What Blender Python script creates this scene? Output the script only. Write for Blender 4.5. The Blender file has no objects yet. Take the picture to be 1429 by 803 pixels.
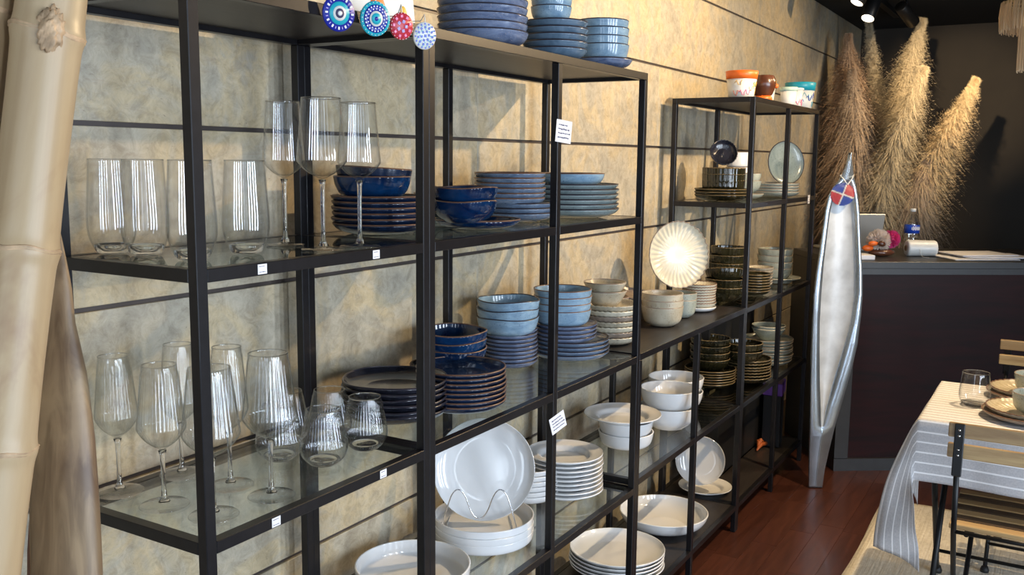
import bpy, bmesh, math, random
from mathutils import Vector, Matrix
PI = math.pi
random.seed(7)
S = bpy.context.scene
C = S.collection

# ------------------------------------------------------------------ camera
yaw, pitch, roll = 1.03516, -0.13669, 0.01001
fw = Vector((math.sin(yaw)*math.cos(pitch), math.cos(yaw)*math.cos(pitch), math.sin(pitch)))
rt = Vector((math.cos(yaw), -math.sin(yaw), 0)); up = rt.cross(fw)
r2 = math.cos(roll)*rt + math.sin(roll)*up; u2 = -math.sin(roll)*rt + math.cos(roll)*up
cam = bpy.data.objects.new('camera', bpy.data.cameras.new('camera')); C.objects.link(cam)
M = Matrix((r2, u2, -fw)).transposed().to_4x4(); M.translation = (-0.819, -0.9575, 1.344)
cam.matrix_world = M
cam.data.sensor_width = 36; cam.data.lens = 36*1304.62/1429; cam.data.clip_start = 0.02
S.camera = cam

# ------------------------------------------------------------------ world, lights, exposure
S.view_settings.view_transform = 'Standard'; S.view_settings.look = 'None'
S.view_settings.gamma = 1; S.view_settings.exposure = 0.0
w = bpy.data.worlds.new('sky'); S.world = w; w.use_nodes = True
bg = w.node_tree.nodes['Background']; bg.inputs[0].default_value = (0.62, 0.78, 1.0, 1); bg.inputs[1].default_value = 1.2
try:
    S.cycles.use_denoising = True; S.cycles.max_bounces = 10; S.cycles.transparent_max_bounces = 40
    S.cycles.sample_clamp_indirect = 4
except Exception: pass

def area(name, loc, aim, sx, sy, e, col):
    l = bpy.data.lights.new(name, 'AREA'); l.shape = 'RECTANGLE'; l.size = sx; l.size_y = sy; l.energy = e; l.color = col
    o = bpy.data.objects.new(name, l); C.objects.link(o); o.location = loc
    o.rotation_euler = (Vector(aim)-Vector(loc)).to_track_quat('-Z', 'Y').to_euler(); return o
COOL = (0.76, 0.87, 1.0); WARM = (1.0, 0.73, 0.42)
# daylight entering through the panes of the shop front (behind the camera) and of the side opposite the shelves
for i, x in enumerate((-1.55, -0.6, 0.35, 1.3)):
    area('daylight', (x, -3.75, 1.15), (x, 0, 0.9), 0.28, 1.8, 44, COOL)
for i, y in enumerate((-2.3, -1.35, -0.4)):
    area('daylight', (-2.75, y, 1.25), (0, y, 1.1), 0.22, 1.9, 8, COOL)
SPOTS = [((2.35, -1.10, 2.13), (1.6, 0.35, 1.15), 140, 2.5, 0.6),
         ((3.75, -0.95, 2.13), (3.3, 0.35, 1.4), 52, 2.2, 0.6),
         ((2.9, -1.0, 2.13), (2.55, 0.35, 1.85), 12, 0.9, 0.9),
         ((2.6, -1.75, 2.13), (2.2, -1.0, 0.64), 34, 1.0, 0.8),
         ((4.05, -0.95, 2.13), (4.95, -0.12, 1.5), 80, 1.05, 0.8),
         ((2.2, -0.36, 2.13), (6.0, -0.30, 1.72), 340, 0.34, 0.9)]
for p, a, e, ang, bl in SPOTS:
    l = bpy.data.lights.new('spot', 'SPOT'); l.energy = e; l.color = WARM; l.spot_size = ang; l.spot_blend = bl; l.shadow_soft_size = 0.018
    o = bpy.data.objects.new('spot', l); C.objects.link(o); o.location = p
    o.rotation_euler = (Vector(a)-Vector(p)).to_track_quat('-Z', 'Y').to_euler()

# ------------------------------------------------------------------ materials
def newmat(n):
    m = bpy.data.materials.new(n); m.use_nodes = True
    nt = m.node_tree; return m, nt, nt.nodes['Principled BSDF']
def N(nt, t, **k):
    n = nt.nodes.new(t)
    for a, b in k.items(): setattr(n, a, b)
    return n
def ramp(nt, src, stops):
    r = N(nt, 'ShaderNodeValToRGB'); el = r.color_ramp.elements
    while len(el) < len(stops): el.new(0.5)
    for e, (p, c) in zip(el, stops): e.position = p; e.color = (*c, 1)
    nt.links.new(src, r.inputs[0]); return r.outputs[0]
def mixc(nt, f, a, b, mode='MIX'):
    m = N(nt, 'ShaderNodeMix', data_type='RGBA', blend_type=mode)
    for s, v in ((0, f), (6, a), (7, b)):
        if isinstance(v, (int, float)): m.inputs[s].default_value = v
        elif isinstance(v, tuple): m.inputs[s].default_value = (*v, 1)
        else: nt.links.new(v, m.inputs[s])
    return m.outputs[2]
def noise(nt, sc, det=4, co=None, dist=0.0, rough=0.5):
    n = N(nt, 'ShaderNodeTexNoise'); n.inputs['Scale'].default_value = sc; n.inputs['Detail'].default_value = det
    n.inputs['Distortion'].default_value = dist; n.inputs['Roughness'].default_value = rough
    if co is not None: nt.links.new(co, n.inputs['Vector'])
    return n.outputs[0]
def coords(nt, scale=(1, 1, 1), rnd=True):
    tc = N(nt, 'ShaderNodeTexCoord'); mp = N(nt, 'ShaderNodeMapping'); mp.inputs['Scale'].default_value = scale
    nt.links.new(tc.outputs['Object'], mp.inputs['Vector'])
    if rnd:
        oi = N(nt, 'ShaderNodeObjectInfo'); mu = N(nt, 'ShaderNodeMath', operation='MULTIPLY'); mu.inputs[1].default_value = 37.0
        nt.links.new(oi.outputs['Random'], mu.inputs[0]); cb = N(nt, 'ShaderNodeCombineXYZ')
        for k in range(3): nt.links.new(mu.outputs[0], cb.inputs[k])
        nt.links.new(cb.outputs[0], mp.inputs['Location'])
    return mp.outputs[0]
def bump(nt, b, h, strength=0.2, dist=0.002):
    n = N(nt, 'ShaderNodeBump'); n.inputs['Strength'].default_value = strength; n.inputs['Distance'].default_value = dist
    nt.links.new(h, n.inputs['Height']); nt.links.new(n.outputs[0], b.inputs['Normal'])
def plain(n, c, rough=0.5, metal=0.0, coat=0.0, var=0.0, sc=20, bmp=0.0, emis=None):
    m, nt, b = newmat(n); b.inputs['Roughness'].default_value = rough; b.inputs['Metallic'].default_value = metal
    b.inputs['Coat Weight'].default_value = coat
    co = coords(nt); nz = noise(nt, sc, 4, co)
    lo = tuple(max(0, x*(1-var)) for x in c); hi = tuple(min(1, x*(1+var)) for x in c)
    nt.links.new(ramp(nt, nz, [(0.3, lo), (0.7, hi)]), b.inputs['Base Color'])
    if bmp: bump(nt, b, nz, bmp)
    if emis: b.inputs['Emission Color'].default_value = (*emis[0], 1); b.inputs['Emission Strength'].default_value = emis[1]
    return m
def glaze(n, c1, c2, rough=0.16, sc=14, speck=None, streak=1.0):
    m, nt, b = newmat(n); b.inputs['Roughness'].default_value = rough; b.inputs['Coat Weight'].default_value = 0.3
    co = coords(nt, (1, 1, streak)); nz = noise(nt, sc, 6, co, 1.0, 0.6)
    col = ramp(nt, nz, [(0.33, c1), (0.68, c2)])
    if speck:
        s = noise(nt, 260, 1, co); f = ramp(nt, s, [(0.68, (0, 0, 0)), (0.72, (1, 1, 1))]); col = mixc(nt, f, col, speck)
    nt.links.new(col, b.inputs['Base Color']); bump(nt, b, nz, 0.08, 0.001); return m
def glassy(n, tint=(0.97, 0.98, 0.98), edge=(0.62, 0.68, 0.70), gain=1.0, f0=0.045):
    m = bpy.data.materials.new(n); m.use_nodes = True; nt = m.node_tree; nt.nodes.clear()
    out = N(nt, 'ShaderNodeOutputMaterial'); g = N(nt, 'ShaderNodeNewGeometry')
    d = N(nt, 'ShaderNodeVectorMath', operation='DOT_PRODUCT'); nt.links.new(g.outputs['Normal'], d.inputs[0]); nt.links.new(g.outputs['Incoming'], d.inputs[1])
    ab = N(nt, 'ShaderNodeMath', operation='ABSOLUTE'); nt.links.new(d.outputs['Value'], ab.inputs[0])
    inv = N(nt, 'ShaderNodeMath', operation='SUBTRACT'); inv.inputs[0].default_value = 1; nt.links.new(ab.outputs[0], inv.inputs[1])
    pw = N(nt, 'ShaderNodeMath', operation='POWER'); pw.inputs[1].default_value = 5; nt.links.new(inv.outputs[0], pw.inputs[0])
    ml = N(nt, 'ShaderNodeMath', operation='MULTIPLY_ADD'); ml.inputs[1].default_value = 0.9*gain; ml.inputs[2].default_value = f0; ml.use_clamp = True
    nt.links.new(pw.outputs[0], ml.inputs[0])
    p3 = N(nt, 'ShaderNodeMath', operation='POWER'); p3.inputs[1].default_value = 3; nt.links.new(inv.outputs[0], p3.inputs[0])
    tr = N(nt, 'ShaderNodeBsdfTransparent'); nt.links.new(mixc(nt, p3.outputs[0], tint, edge), tr.inputs[0])
    gl = N(nt, 'ShaderNodeBsdfGlossy'); gl.inputs['Roughness'].default_value = 0.02
    mx = N(nt, 'ShaderNodeMixShader'); nt.links.new(ml.outputs[0], mx.inputs[0]); nt.links.new(tr.outputs[0], mx.inputs[1]); nt.links.new(gl.outputs[0], mx.inputs[2])
    nt.links.new(mx.outputs[0], out.inputs[0]); return m
def wood(n, c1, c2, scale=(3, 40, 40), rough=0.4, coat=0.0):
    m, nt, b = newmat(n); b.inputs['Roughness'].default_value = rough; b.inputs['Coat Weight'].default_value = coat
    co = coords(nt, scale); nz = noise(nt, 1.0, 6, co, 0.6, 0.65)
    col = ramp(nt, nz, [(0.3, c1), (0.7, c2)])
    oi = N(nt, 'ShaderNodeObjectInfo'); v = ramp(nt, oi.outputs['Random'], [(0.0, (0.82, 0.80, 0.80)), (1.0, (1.12, 1.12, 1.10))])
    nt.links.new(mixc(nt, 1.0, col, v, 'MULTIPLY'), b.inputs['Base Color']); bump(nt, b, nz, 0.12, 0.001); return m

def travertine():
    m, nt, b = newmat('travertine'); b.inputs['Roughness'].default_value = 0.42
    co = coords(nt, (1, 1, 1)); big = noise(nt, 5, 5, co, 1.2, 0.6); col = ramp(nt, big, [(0.30, (0.34, 0.31, 0.25)), (0.46, (0.44, 0.39, 0.30)), (0.57, (0.51, 0.415, 0.265)), (0.68, (0.42, 0.375, 0.30))])
    fine = noise(nt, 34, 10, co, 0.7, 0.78); col = mixc(nt, 0.6, col, ramp(nt, fine, [(0.38, (0.62, 0.58, 0.52)), (0.50, (0.98, 0.96, 0.92)), (0.60, (1.22, 1.22, 1.20))]), 'MULTIPLY')
    pit = noise(nt, 95, 3, coords(nt, (1, 1, 2.2)), 0.4); col = mixc(nt, ramp(nt, pit, [(0.70, (0, 0, 0)), (0.76, (0.7, 0.7, 0.7))]), col, (0.20, 0.15, 0.11))
    co2 = coords(nt, (9, 9, 60)); vein = noise(nt, 1.3, 3, co2, 0.5); col = mixc(nt, ramp(nt, vein, [(0.63, (0, 0, 0)), (0.74, (0.35, 0.35, 0.35))]), col, (0.36, 0.27, 0.19))
    nt.links.new(col, b.inputs['Base Color']); bump(nt, b, fine, 0.25, 0.002); return m
M_STONE = travertine()
M_JOINT = plain('joint_strip', (0.075, 0.06, 0.055), 0.4, 0.3)
M_METAL = plain('black_brown_metal', (0.011, 0.010, 0.012), 0.36, 0.3, 0.1, 0.2, 60)
M_BOARD = wood('black_brown_board', (0.020, 0.016, 0.015), (0.040, 0.033, 0.030), (6, 60, 60), 0.42)
M_PLATEGLASS = glassy('shelf_glass', (0.955, 0.97, 0.96), (0.72, 0.78, 0.76), 1.0, 0.05)
M_GLASS = glassy('drinking_glass', (0.992, 0.995, 0.995), (0.84, 0.86, 0.87), 1.0, 0.055)
M_GLASSR = glassy('ribbed_glass', (0.985, 0.99, 0.99), (0.82, 0.84, 0.85), 1.1, 0.06)
def realglass():
    m, nt, b = newmat('solid_glass'); b.inputs['Base Color'].default_value = (0.985, 0.99, 0.99, 1); b.inputs['Roughness'].default_value = 0.0
    b.inputs['Transmission Weight'].default_value = 1.0; b.inputs['IOR'].default_value = 1.46; return m
M_SOLID = realglass()
M_FLOOR = wood('merbau_plank', (0.052, 0.018, 0.012), (0.100, 0.034, 0.021), (5, 45, 45), 0.30, 0.1)
M_FLOORB = plain('floor_base', (0.03, 0.01, 0.007), 0.5, 0, 0, 0.3)
M_DARKWALL = plain('dark_brown_paint', (0.028, 0.021, 0.014), 0.7, 0, 0, 0.1, 8, 0.1)
M_CEIL = plain('black_ceiling', (0.006, 0.006, 0.006), 0.8)
M_PALEWALL = plain('pale_wall', (0.12, 0.12, 0.115), 0.8)
M_COUNTER = plain('counter_frame', (0.026, 0.025, 0.026), 0.45, 0, 0, 0.1, 30)
M_REDWOOD = wood('dark_red_veneer', (0.007, 0.002, 0.002), (0.026, 0.003, 0.003), (2.5, 20, 20), 0.5, 0.0); M_REDWOOD.node_tree.nodes['Principled BSDF'].inputs['Specular IOR Level'].default_value = 0.2
M_NAVY = glaze('navy_glaze', (0.002, 0.009, 0.040), (0.004, 0.034, 0.105), 0.1, 12)
M_NAVYM = glaze('deep_navy_glaze', (0.003, 0.007, 0.020), (0.009, 0.023, 0.062), 0.2, 14)
M_SLATE = glaze('charcoal_navy_glaze', (0.008, 0.009, 0.016), (0.026, 0.027, 0.040), 0.18, 10)
M_BROWNRIM = plain('bare_brown_rim', (0.16, 0.085, 0.055), 0.4, 0, 0.2, 0.3, 60)
M_DKRIM = plain('dark_rim', (0.035, 0.03, 0.04), 0.35, 0, 0.2, 0.3, 60)
M_BLUEGREY = glaze('blue_grey_glaze', (0.10, 0.15, 0.24), (0.22, 0.29, 0.40), 0.2, 20, (0.03, 0.04, 0.08), 4)
M_LBLUE = glaze('light_blue_glaze', (0.16, 0.27, 0.39), (0.30, 0.43, 0.54), 0.16, 16, (0.08, 0.12, 0.2), 3)
M_VIOLET = glaze('violet_blue_glaze', (0.08, 0.11, 0.20), (0.20, 0.25, 0.37), 0.2, 18, (0.35, 0.30, 0.32), 4)
M_TEALP = glaze('slate_blue_glaze', (0.07, 0.12, 0.18), (0.15, 0.22, 0.30), 0.2, 14)
M_GREENGREY = glaze('grey_green_glaze', (0.16, 0.21, 0.22), (0.28, 0.34, 0.34), 0.22, 12, (0.08, 0.1, 0.1))
M_BEIGE = glaze('beige_glaze', (0.40, 0.35, 0.25), (0.56, 0.51, 0.40), 0.24, 12, (0.25, 0.17, 0.10))
M_TAUPE = glaze('taupe_glaze', (0.22, 0.17, 0.14), (0.36, 0.30, 0.24), 0.3, 14)
M_CREAM = glaze('cream_glaze', (0.62, 0.56, 0.42), (0.74, 0.69, 0.55), 0.2, 10)
M_OLIVE = glaze('dark_olive_glaze', (0.008, 0.008, 0.004), (0.034, 0.030, 0.013), 0.07, 12)
M_OLIVERIM = plain('brass_brown_rim', (0.18, 0.125, 0.06), 0.3, 0, 0.3, 0.3, 60)
M_SAGE = glaze('sage_glaze', (0.28, 0.31, 0.27), (0.42, 0.45, 0.39), 0.22, 12, (0.15, 0.12, 0.08))
M_WHITE = plain('white_porcelain', (0.80, 0.80, 0.80), 0.10, 0, 0.5, 0.01, 5)
M_CHROME = plain('chrome_wire', (0.8, 0.8, 0.82), 0.12, 1.0)
M_PAPER = plain('white_paper', (0.80, 0.79, 0.82), 0.7, 0, 0, 0.03)
M_INK = plain('dark_ink', (0.05, 0.05, 0.12), 0.6)
M_SILVER = plain('hammered_silver', (0.60, 0.68, 0.76), 0.27, 0.85, 0, 0.18, 9, 0.5)
M_INNER = plain('chalky_silver_face', (0.60, 0.63, 0.66), 0.5, 0.25, 0, 0.2, 14, 0.35)
M_BLACKPL = plain('matte_black', (0.008, 0.008, 0.009), 0.6)
M_BLKMET = plain('black_steel', (0.012, 0.012, 0.013), 0.4, 0.4)
M_SLAT = wood('oiled_acacia', (0.30, 0.18, 0.08), (0.52, 0.36, 0.17), (25, 3, 40), 0.4)
M_SLATD = wood('dark_stained_slat', (0.035, 0.022, 0.014), (0.09, 0.055, 0.03), (25, 3, 40), 0.4)
def solid(n, c, r=0.4): return plain(n, c, r, 0, 0.1, 0.04)
M_ORANGE = solid('orange_paint', (0.85, 0.16, 0.02)); M_TEAL = solid('teal_paint', (0.02, 0.38, 0.50)); M_YEL = solid('yellow_paint', (0.80, 0.45, 0.05))
M_WHT = solid('white_paint', (0.75, 0.75, 0.72)); M_PINK = solid('pink_paint', (0.75, 0.06, 0.25)); M_COCO = plain('brown_coconut', (0.10, 0.035, 0.018), 0.25, 0, 0.4, 0.3)
M_RED = solid('red_paint', (0.55, 0.03, 0.05)); M_BLUE = solid('blue_paint', (0.01, 0.06, 0.45)); M_TURQ = solid('turquoise_paint', (0.02, 0.42, 0.52)); M_DKBLUE = solid('cobalt_paint', (0.01, 0.02, 0.30)); M_LILAC = solid('lilac_paint', (0.35, 0.25, 0.6))
M_GREEN = solid('green_paint', (0.12, 0.40, 0.16)); M_PURPLE = solid('purple_card', (0.16, 0.05, 0.36)); M_MAROON = solid('brown_red', (0.16, 0.04, 0.03))

# ------------------------------------------------------------------ helpers
def obj(name, me, mats, parent=None, loc=(0, 0, 0), rot=(0, 0, 0)):
    o = bpy.data.objects.new(name, me); C.objects.link(o)
    if mats is not None and not me.materials:
        for m in (mats if isinstance(mats, (list, tuple)) else [mats]): me.materials.append(m)
    o.location = loc; o.rotation_euler = rot
    if parent: o.parent = parent
    return o
def tag(o, label=None, cat=None, group=None, kind=None):
    if label: o['label'] = label
    if cat: o['category'] = cat
    if group: o['group'] = group
    if kind: o['kind'] = kind
    return o
def thing(name, label, cat, loc=(0, 0, 0), rot=(0, 0, 0), group=None):
    o = bpy.data.objects.new(name, None); C.objects.link(o); o.location = loc; o.rotation_euler = rot; o.empty_display_size = 0.03
    return tag(o, label, cat, group)
def bm2me(bm, name='m', smooth=True, recalc=True):
    if recalc: bmesh.ops.recalc_face_normals(bm, faces=bm.faces)
    me = bpy.data.meshes.new(name); bm.to_mesh(me); bm.free()
    if smooth: me.shade_smooth()
    return me
def add_box(bm, cx, cy, cz, sx, sy, sz, rot=None):
    r = bmesh.ops.create_cube(bm, size=1)
    mt = Matrix.Diagonal((sx, sy, sz, 1))
    if rot: mt = rot.to_4x4() @ mt
    mt = Matrix.Translation((cx, cy, cz)) @ mt
    bmesh.ops.transform(bm, matrix=mt, verts=r['verts']); return r['verts']
def box_me(x0, x1, y0, y1, z0, z1, bev=0.0012, center=None):
    bm = bmesh.new(); c = center or (0, 0, 0)
    add_box(bm, (x0+x1)/2-c[0], (y0+y1)/2-c[1], (z0+z1)/2-c[2], abs(x1-x0), abs(y1-y0), abs(z1-z0))
    if bev: bmesh.ops.bevel(bm, geom=list(bm.edges), offset=bev, segments=1, affect='EDGES', profile=0.5)
    return bm2me(bm, smooth=False)
def add_tube(bm, pts, r, seg=8, cap=True):
    pts = [Vector(p) for p in pts]; rs = r if isinstance(r, (list, tuple)) else [r]*len(pts); rings = []; prev = None
    for i, p in enumerate(pts):
        t = (pts[min(i+1, len(pts)-1)]-pts[max(i-1, 0)]).normalized()
        a = prev if prev is not None else (Vector((0, 0, 1)) if abs(t.z) < 0.9 else Vector((1, 0, 0)))
        n = (a - t*a.dot(t)).normalized(); prev = n; b = t.cross(n)
        rings.append([bm.verts.new(p + rs[i]*(math.cos(2*PI*k/seg)*n + math.sin(2*PI*k/seg)*b)) for k in range(seg)])
    for a, b in zip(rings, rings[1:]):
        for k in range(seg): bm.faces.new((a[k], a[(k+1) % seg], b[(k+1) % seg], b[k]))
    if cap: bm.faces.new(rings[0][::-1]); bm.faces.new(rings[-1])
def tube_me(pts, r, seg=8):
    bm = bmesh.new(); add_tube(bm, pts, r, seg); return bm2me(bm)
def smooth_prof(p, n=1):
    for _ in range(n):
        q = [p[0]]
        for a, b in zip(p, p[1:]):
            q += [(a[0]*.75+b[0]*.25, a[1]*.75+b[1]*.25), (a[0]*.25+b[0]*.75, a[1]*.25+b[1]*.75)]
        q.append(p[-1]); p = q
    return p
def lathe(prof, seg=48, wave=None):
    bm = bmesh.new(); rings = []
    for (r, z) in prof:
        if r < 1e-5: rings.append([bm.verts.new((0, 0, z))]); continue
        ring = []
        for k in range(seg):
            th = 2*PI*k/seg; rr, zz = (r, z) if wave is None else wave(th, r, z)
            ring.append(bm.verts.new((rr*math.cos(th), rr*math.sin(th), zz)))
        rings.append(ring)
    for a, b in zip(rings, rings[1:]):
        for k in range(seg):
            k2 = (k+1) % seg
            if len(a) == 1 and len(b) == 1: continue
            if len(a) == 1: bm.faces.new((a[0], b[k], b[k2]))
            elif len(b) == 1: bm.faces.new((a[k], b[0], a[k2]))
            else: bm.faces.new((a[k], b[k], b[k2], a[k2]))
    return bm2me(bm)
def shell(outer, t, seg=48, wave=None, sm=2, foot=True):
    """dish from an outer profile (centre of the underside to the lip) with wall thickness t"""
    p = smooth_prof(outer, sm); inner = []
    for i in range(len(p)):
        a, b = p[max(i-1, 0)], p[min(i+1, len(p)-1)]; dx, dz = b[0]-a[0], b[1]-a[1]; L = math.hypot(dx, dz) or 1
        inner.append((max(p[i][0]-dz/L*t, 0.0), p[i][1]+dx/L*t))
    inner[0] = (0.0, inner[0][1]); top = ((p[-1][0]+inner[-1][0])/2, max(p[-1][1], inner[-1][1])+t*0.25)
    prof = p+[top]+inner[::-1]
    if foot:
        rf = outer[1][0]
        if rf > 0.01: prof = [(0, 0.0015), (rf-0.004, 0.0015), (rf-0.003, 0)] + [q for q in prof if q[0] >= rf-0.002 or q in inner[::-1]]
    prof = [q for i, q in enumerate(prof) if i == 0 or math.hypot(q[0]-prof[i-1][0], q[1]-prof[i-1][1]) > 1e-5]
    return lathe(prof, seg, wave), top
def ring_me(R, z, t, seg=48, wave=None):
    prof = [(R+t*math.cos(a), z+t*math.sin(a)) for a in [2*PI*k/6 for k in range(7)]]
    return lathe(prof, seg, wave)

# ------------------------------------------------------------------ setting
WY = 0.347; XB = 6.0; H = 2.234; X0 = -2.4; YR = -3.6
wl = tag(obj('wall_left', box_me(X0, XB, WY+0.006, WY+0.12, 0, H, 0), M_JOINT), kind='structure')
rows = [(0.0, 0.241), (0.249, 0.532), (0.540, 0.8095), (0.8175, 1.100), (1.108, 1.388), (1.396, 1.677), (1.685, 1.970), (1.978, H)]
tile_cache = {}
for ri, (z0, z1) in enumerate(rows):
    x = X0 + (0.0, 0.35)[ri % 2]*0
    k = 0
    while x < XB-0.01:
        L = min(1.2, XB-x); key = (round(L, 3), round(z1-z0, 4))
        if key not in tile_cache: tile_cache[key] = box_me(-L/2+0.0006, L/2-0.0006, -0.010, 0.010, -(z1-z0)/2, (z1-z0)/2, 0.001)
        t = obj('stone_tile', tile_cache[key], M_STONE, wl, (x+L/2, WY+0.010, (z0+z1)/2)); x += L; k += 1
fl = tag(obj('floor', box_me(X0, XB, YR, WY+0.1, -0.1, -0.012, 0), M_FLOORB), kind='structure')
random.seed(3)
pc = {}
for j in range(18):
    yc = 0.3065 - 0.0855*j; x = 0.6-random.random()*0.5
    while x < 4.4:
        L = random.choice((0.48, 0.62, 0.80))
        if L not in pc: pc[L] = box_me(-L/2+0.0003, L/2-0.0003, -0.0425, 0.0425, -0.012, 0, 0.0004)
        obj('plank', pc[L], M_FLOOR, fl, (x+L/2, yc-0.0, -random.random()*0.0004)); x += L
tag(obj('ceiling', box_me(X0, XB, YR, WY+0.1, H, H+0.1, 0), M_CEIL), kind='structure')
tag(obj('wall_back', box_me(XB, XB+0.1, YR, WY+0.1, 0, H, 0), M_DARKWALL), kind='structure')
# the side opposite the shelves: solid beyond x=1.8, glazed with mullions before it; the shop front behind the camera likewise
def glazed(name, x0, x1, y0, y1, along, mull):
    bm = bmesh.new()
    if along == 'x':
        add_box(bm, (x0+x1)/2, y0, 0.11, x1-x0, 0.08, 0.22); add_box(bm, (x0+x1)/2, y0, 2.19, x1-x0, 0.08, 0.09)
        for m_ in mull: add_box(bm, m_, y0, H/2, 0.3, 0.09, H)
    else:
        add_box(bm, x0, (y0+y1)/2, 0.11, 0.08, abs(y1-y0), 0.22); add_box(bm, x0, (y0+y1)/2, 2.19, 0.08, abs(y1-y0), 0.09)
        for m_ in mull: add_box(bm, x0, m_, H/2, 0.09, 0.3, H)
    return tag(obj(name, bm2me(bm, smooth=False), M_PALEWALL), kind='structure')
glazed('wall_right', X0, 1.8, YR-0.04, 0, 'x', (-2.0, -1.07, -0.12, 0.83, 1.75))
tag(obj('wall_right_solid', box_me(1.9, XB, YR-0.08, YR, 0, H, 0), M_PALEWALL), kind='structure').name = 'trim_1'
glazed('wall_front', X0-0.04, 0, YR, WY, 'y', (-3.2, -1.83, -0.88, 0.1))

# ------------------------------------------------------------------ shelving units
W_ = 0.0175; D_ = 0.302
ZT, Z1, Z2, Z3, ZC2, ZB = 1.566, 1.198, 0.826, 0.459, 0.477, 0.101
def shelf_unit(label, x0, x1, top, levels, mids, dep=D_):
    """levels: list of (z of the top face, 'glass' or 'board')"""
    L = x1-x0; t = thing('shelf_unit', label, 'shelf unit', (x0, 0, 0))
    pm = box_me(0, W_, 0, W_, 0, top-0.018, 0.001)
    xs = [0.0, L-W_] + [m-W_/2 for m in mids]
    for px in xs:
        for py in (0, dep-W_): obj('post', pm, M_METAL, t, (px, py, 0))
    ry = box_me(0, W_, W_, dep-W_, -0.018, 0, 0.0008)
    for (z, kind) in [(top, 'top')] + levels:
        if kind == 'top':
            rx = box_me(0, L, 0, W_, -0.018, 0, 0.0008)
            ryt = ry
            obj('top_panel', box_me(W_, L-W_, W_, dep-W_, -0.009, -0.001, 0.0), M_BOARD, t, (0, 0, z))
            for py in (0, dep-W_): obj('rail', rx, M_METAL, t, (0, py, z))
        else:
            cuts = sorted([0.0] + mids + [L]); 
            for a, b in zip(cuts, cuts[1:]):
                xa = a + (W_ if a == 0 else W_/2); xb = b - (W_ if b == L else W_/2)
                rx = box_me(xa, xb, 0, W_, -0.018, 0, 0.0008)
                for py in (0, dep-W_): obj('rail', rx, M_METAL, t, (0, py, z))
            if kind == 'glass': obj('glass_shelf', box_me(W_+0.0005, L-W_-0.0005, W_+0.0005, dep-W_-0.0005, -0.006, -0.0005, 0.0004), M_PLATEGLASS, t, (0, 0, z))
            else: obj('shelf_board', box_me(W_+0.0005, L-W_-0.0005, W_+0.0005, dep-W_-0.0005, -0.014, -0.0005, 0.0005), M_BOARD, t, (0, 0, z))
        for px in (0, L-W_): obj('side_rail', ry, M_METAL, t, (px, 0, z))
    return t
XA, XBm, XC, XD = 0.51, 1.470, 2.422, 3.385
shelf_unit('narrow black metal and glass shelf unit holding wine glasses and tumblers', 0, XA, ZT, [(Z1, 'glass'), (Z2, 'glass'), (Z3, 'glass'), (ZB, 'board')], [])
shelf_unit('wide tall black shelf unit in the middle stacked with blue and white plates', XA, XBm, ZT, [(Z1, 'glass'), (Z2, 'glass'), (Z3, 'glass'), (ZB, 'board')], [(XBm-XA)/2])
shelf_unit('low black shelf unit between the two tall ones with beige bowls on top', XBm, XC, 0.829, [(ZC2, 'glass'), (ZB, 'board')], [(XC-XBm)/2])
shelf_unit('farthest tall black shelf unit with small painted cups on top', XC, XD, ZT, [(Z1, 'glass'), (Z2, 'glass'), (ZC2, 'glass'), (ZB, 'board')], [(XD-XC)/2])

# ------------------------------------------------------------------ crockery
ORD = ['topmost']+[q+' from top' for q in ('second', 'third', 'fourth', 'fifth', 'sixth', 'seventh', 'eighth', 'ninth', 'tenth')]
def ordinal(i, n): return 'lowest' if (i == n-1 and n > 1) else ORD[i]
def coupe(R, h): return [(0, 0), (R*.58, 0), (R*.66, h*.06), (R*.90, h*.42), (R, h)]
def bowlp(R, h): return [(0, 0), (R*.50, 0), (R*.56, h*.04), (R*.86, h*.34), (R*.97, h*.7), (R, h)]
def deepp(R, h): return [(0, 0), (R*.56, 0), (R*.62, h*.03), (R*.88, h*.22), (R*.96, h*.6), (R, h)]
def flarep(R, h): return [(0, 0), (R*.45, 0), (R*.50, h*.05), (R*.76, h*.45), (R*.90, h*.75), (R, h)]
def rimp(R, h): return [(0, 0), (R*.55, 0), (R*.62, h*.10), (R*.69, h*.62), (R*.74, h*.72), (R*.92, h*.86), (R, h)]
def panp(R, h): return [(0, 0), (R*.84, 0), (R*.95, h*.08), (R*.99, h*.35), (R, h)]
FORMS = dict(coupe=coupe, bowl=bowlp, deep=deepp, flare=flarep, rim=rimp, pan=panp)
meshes = {}
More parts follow.
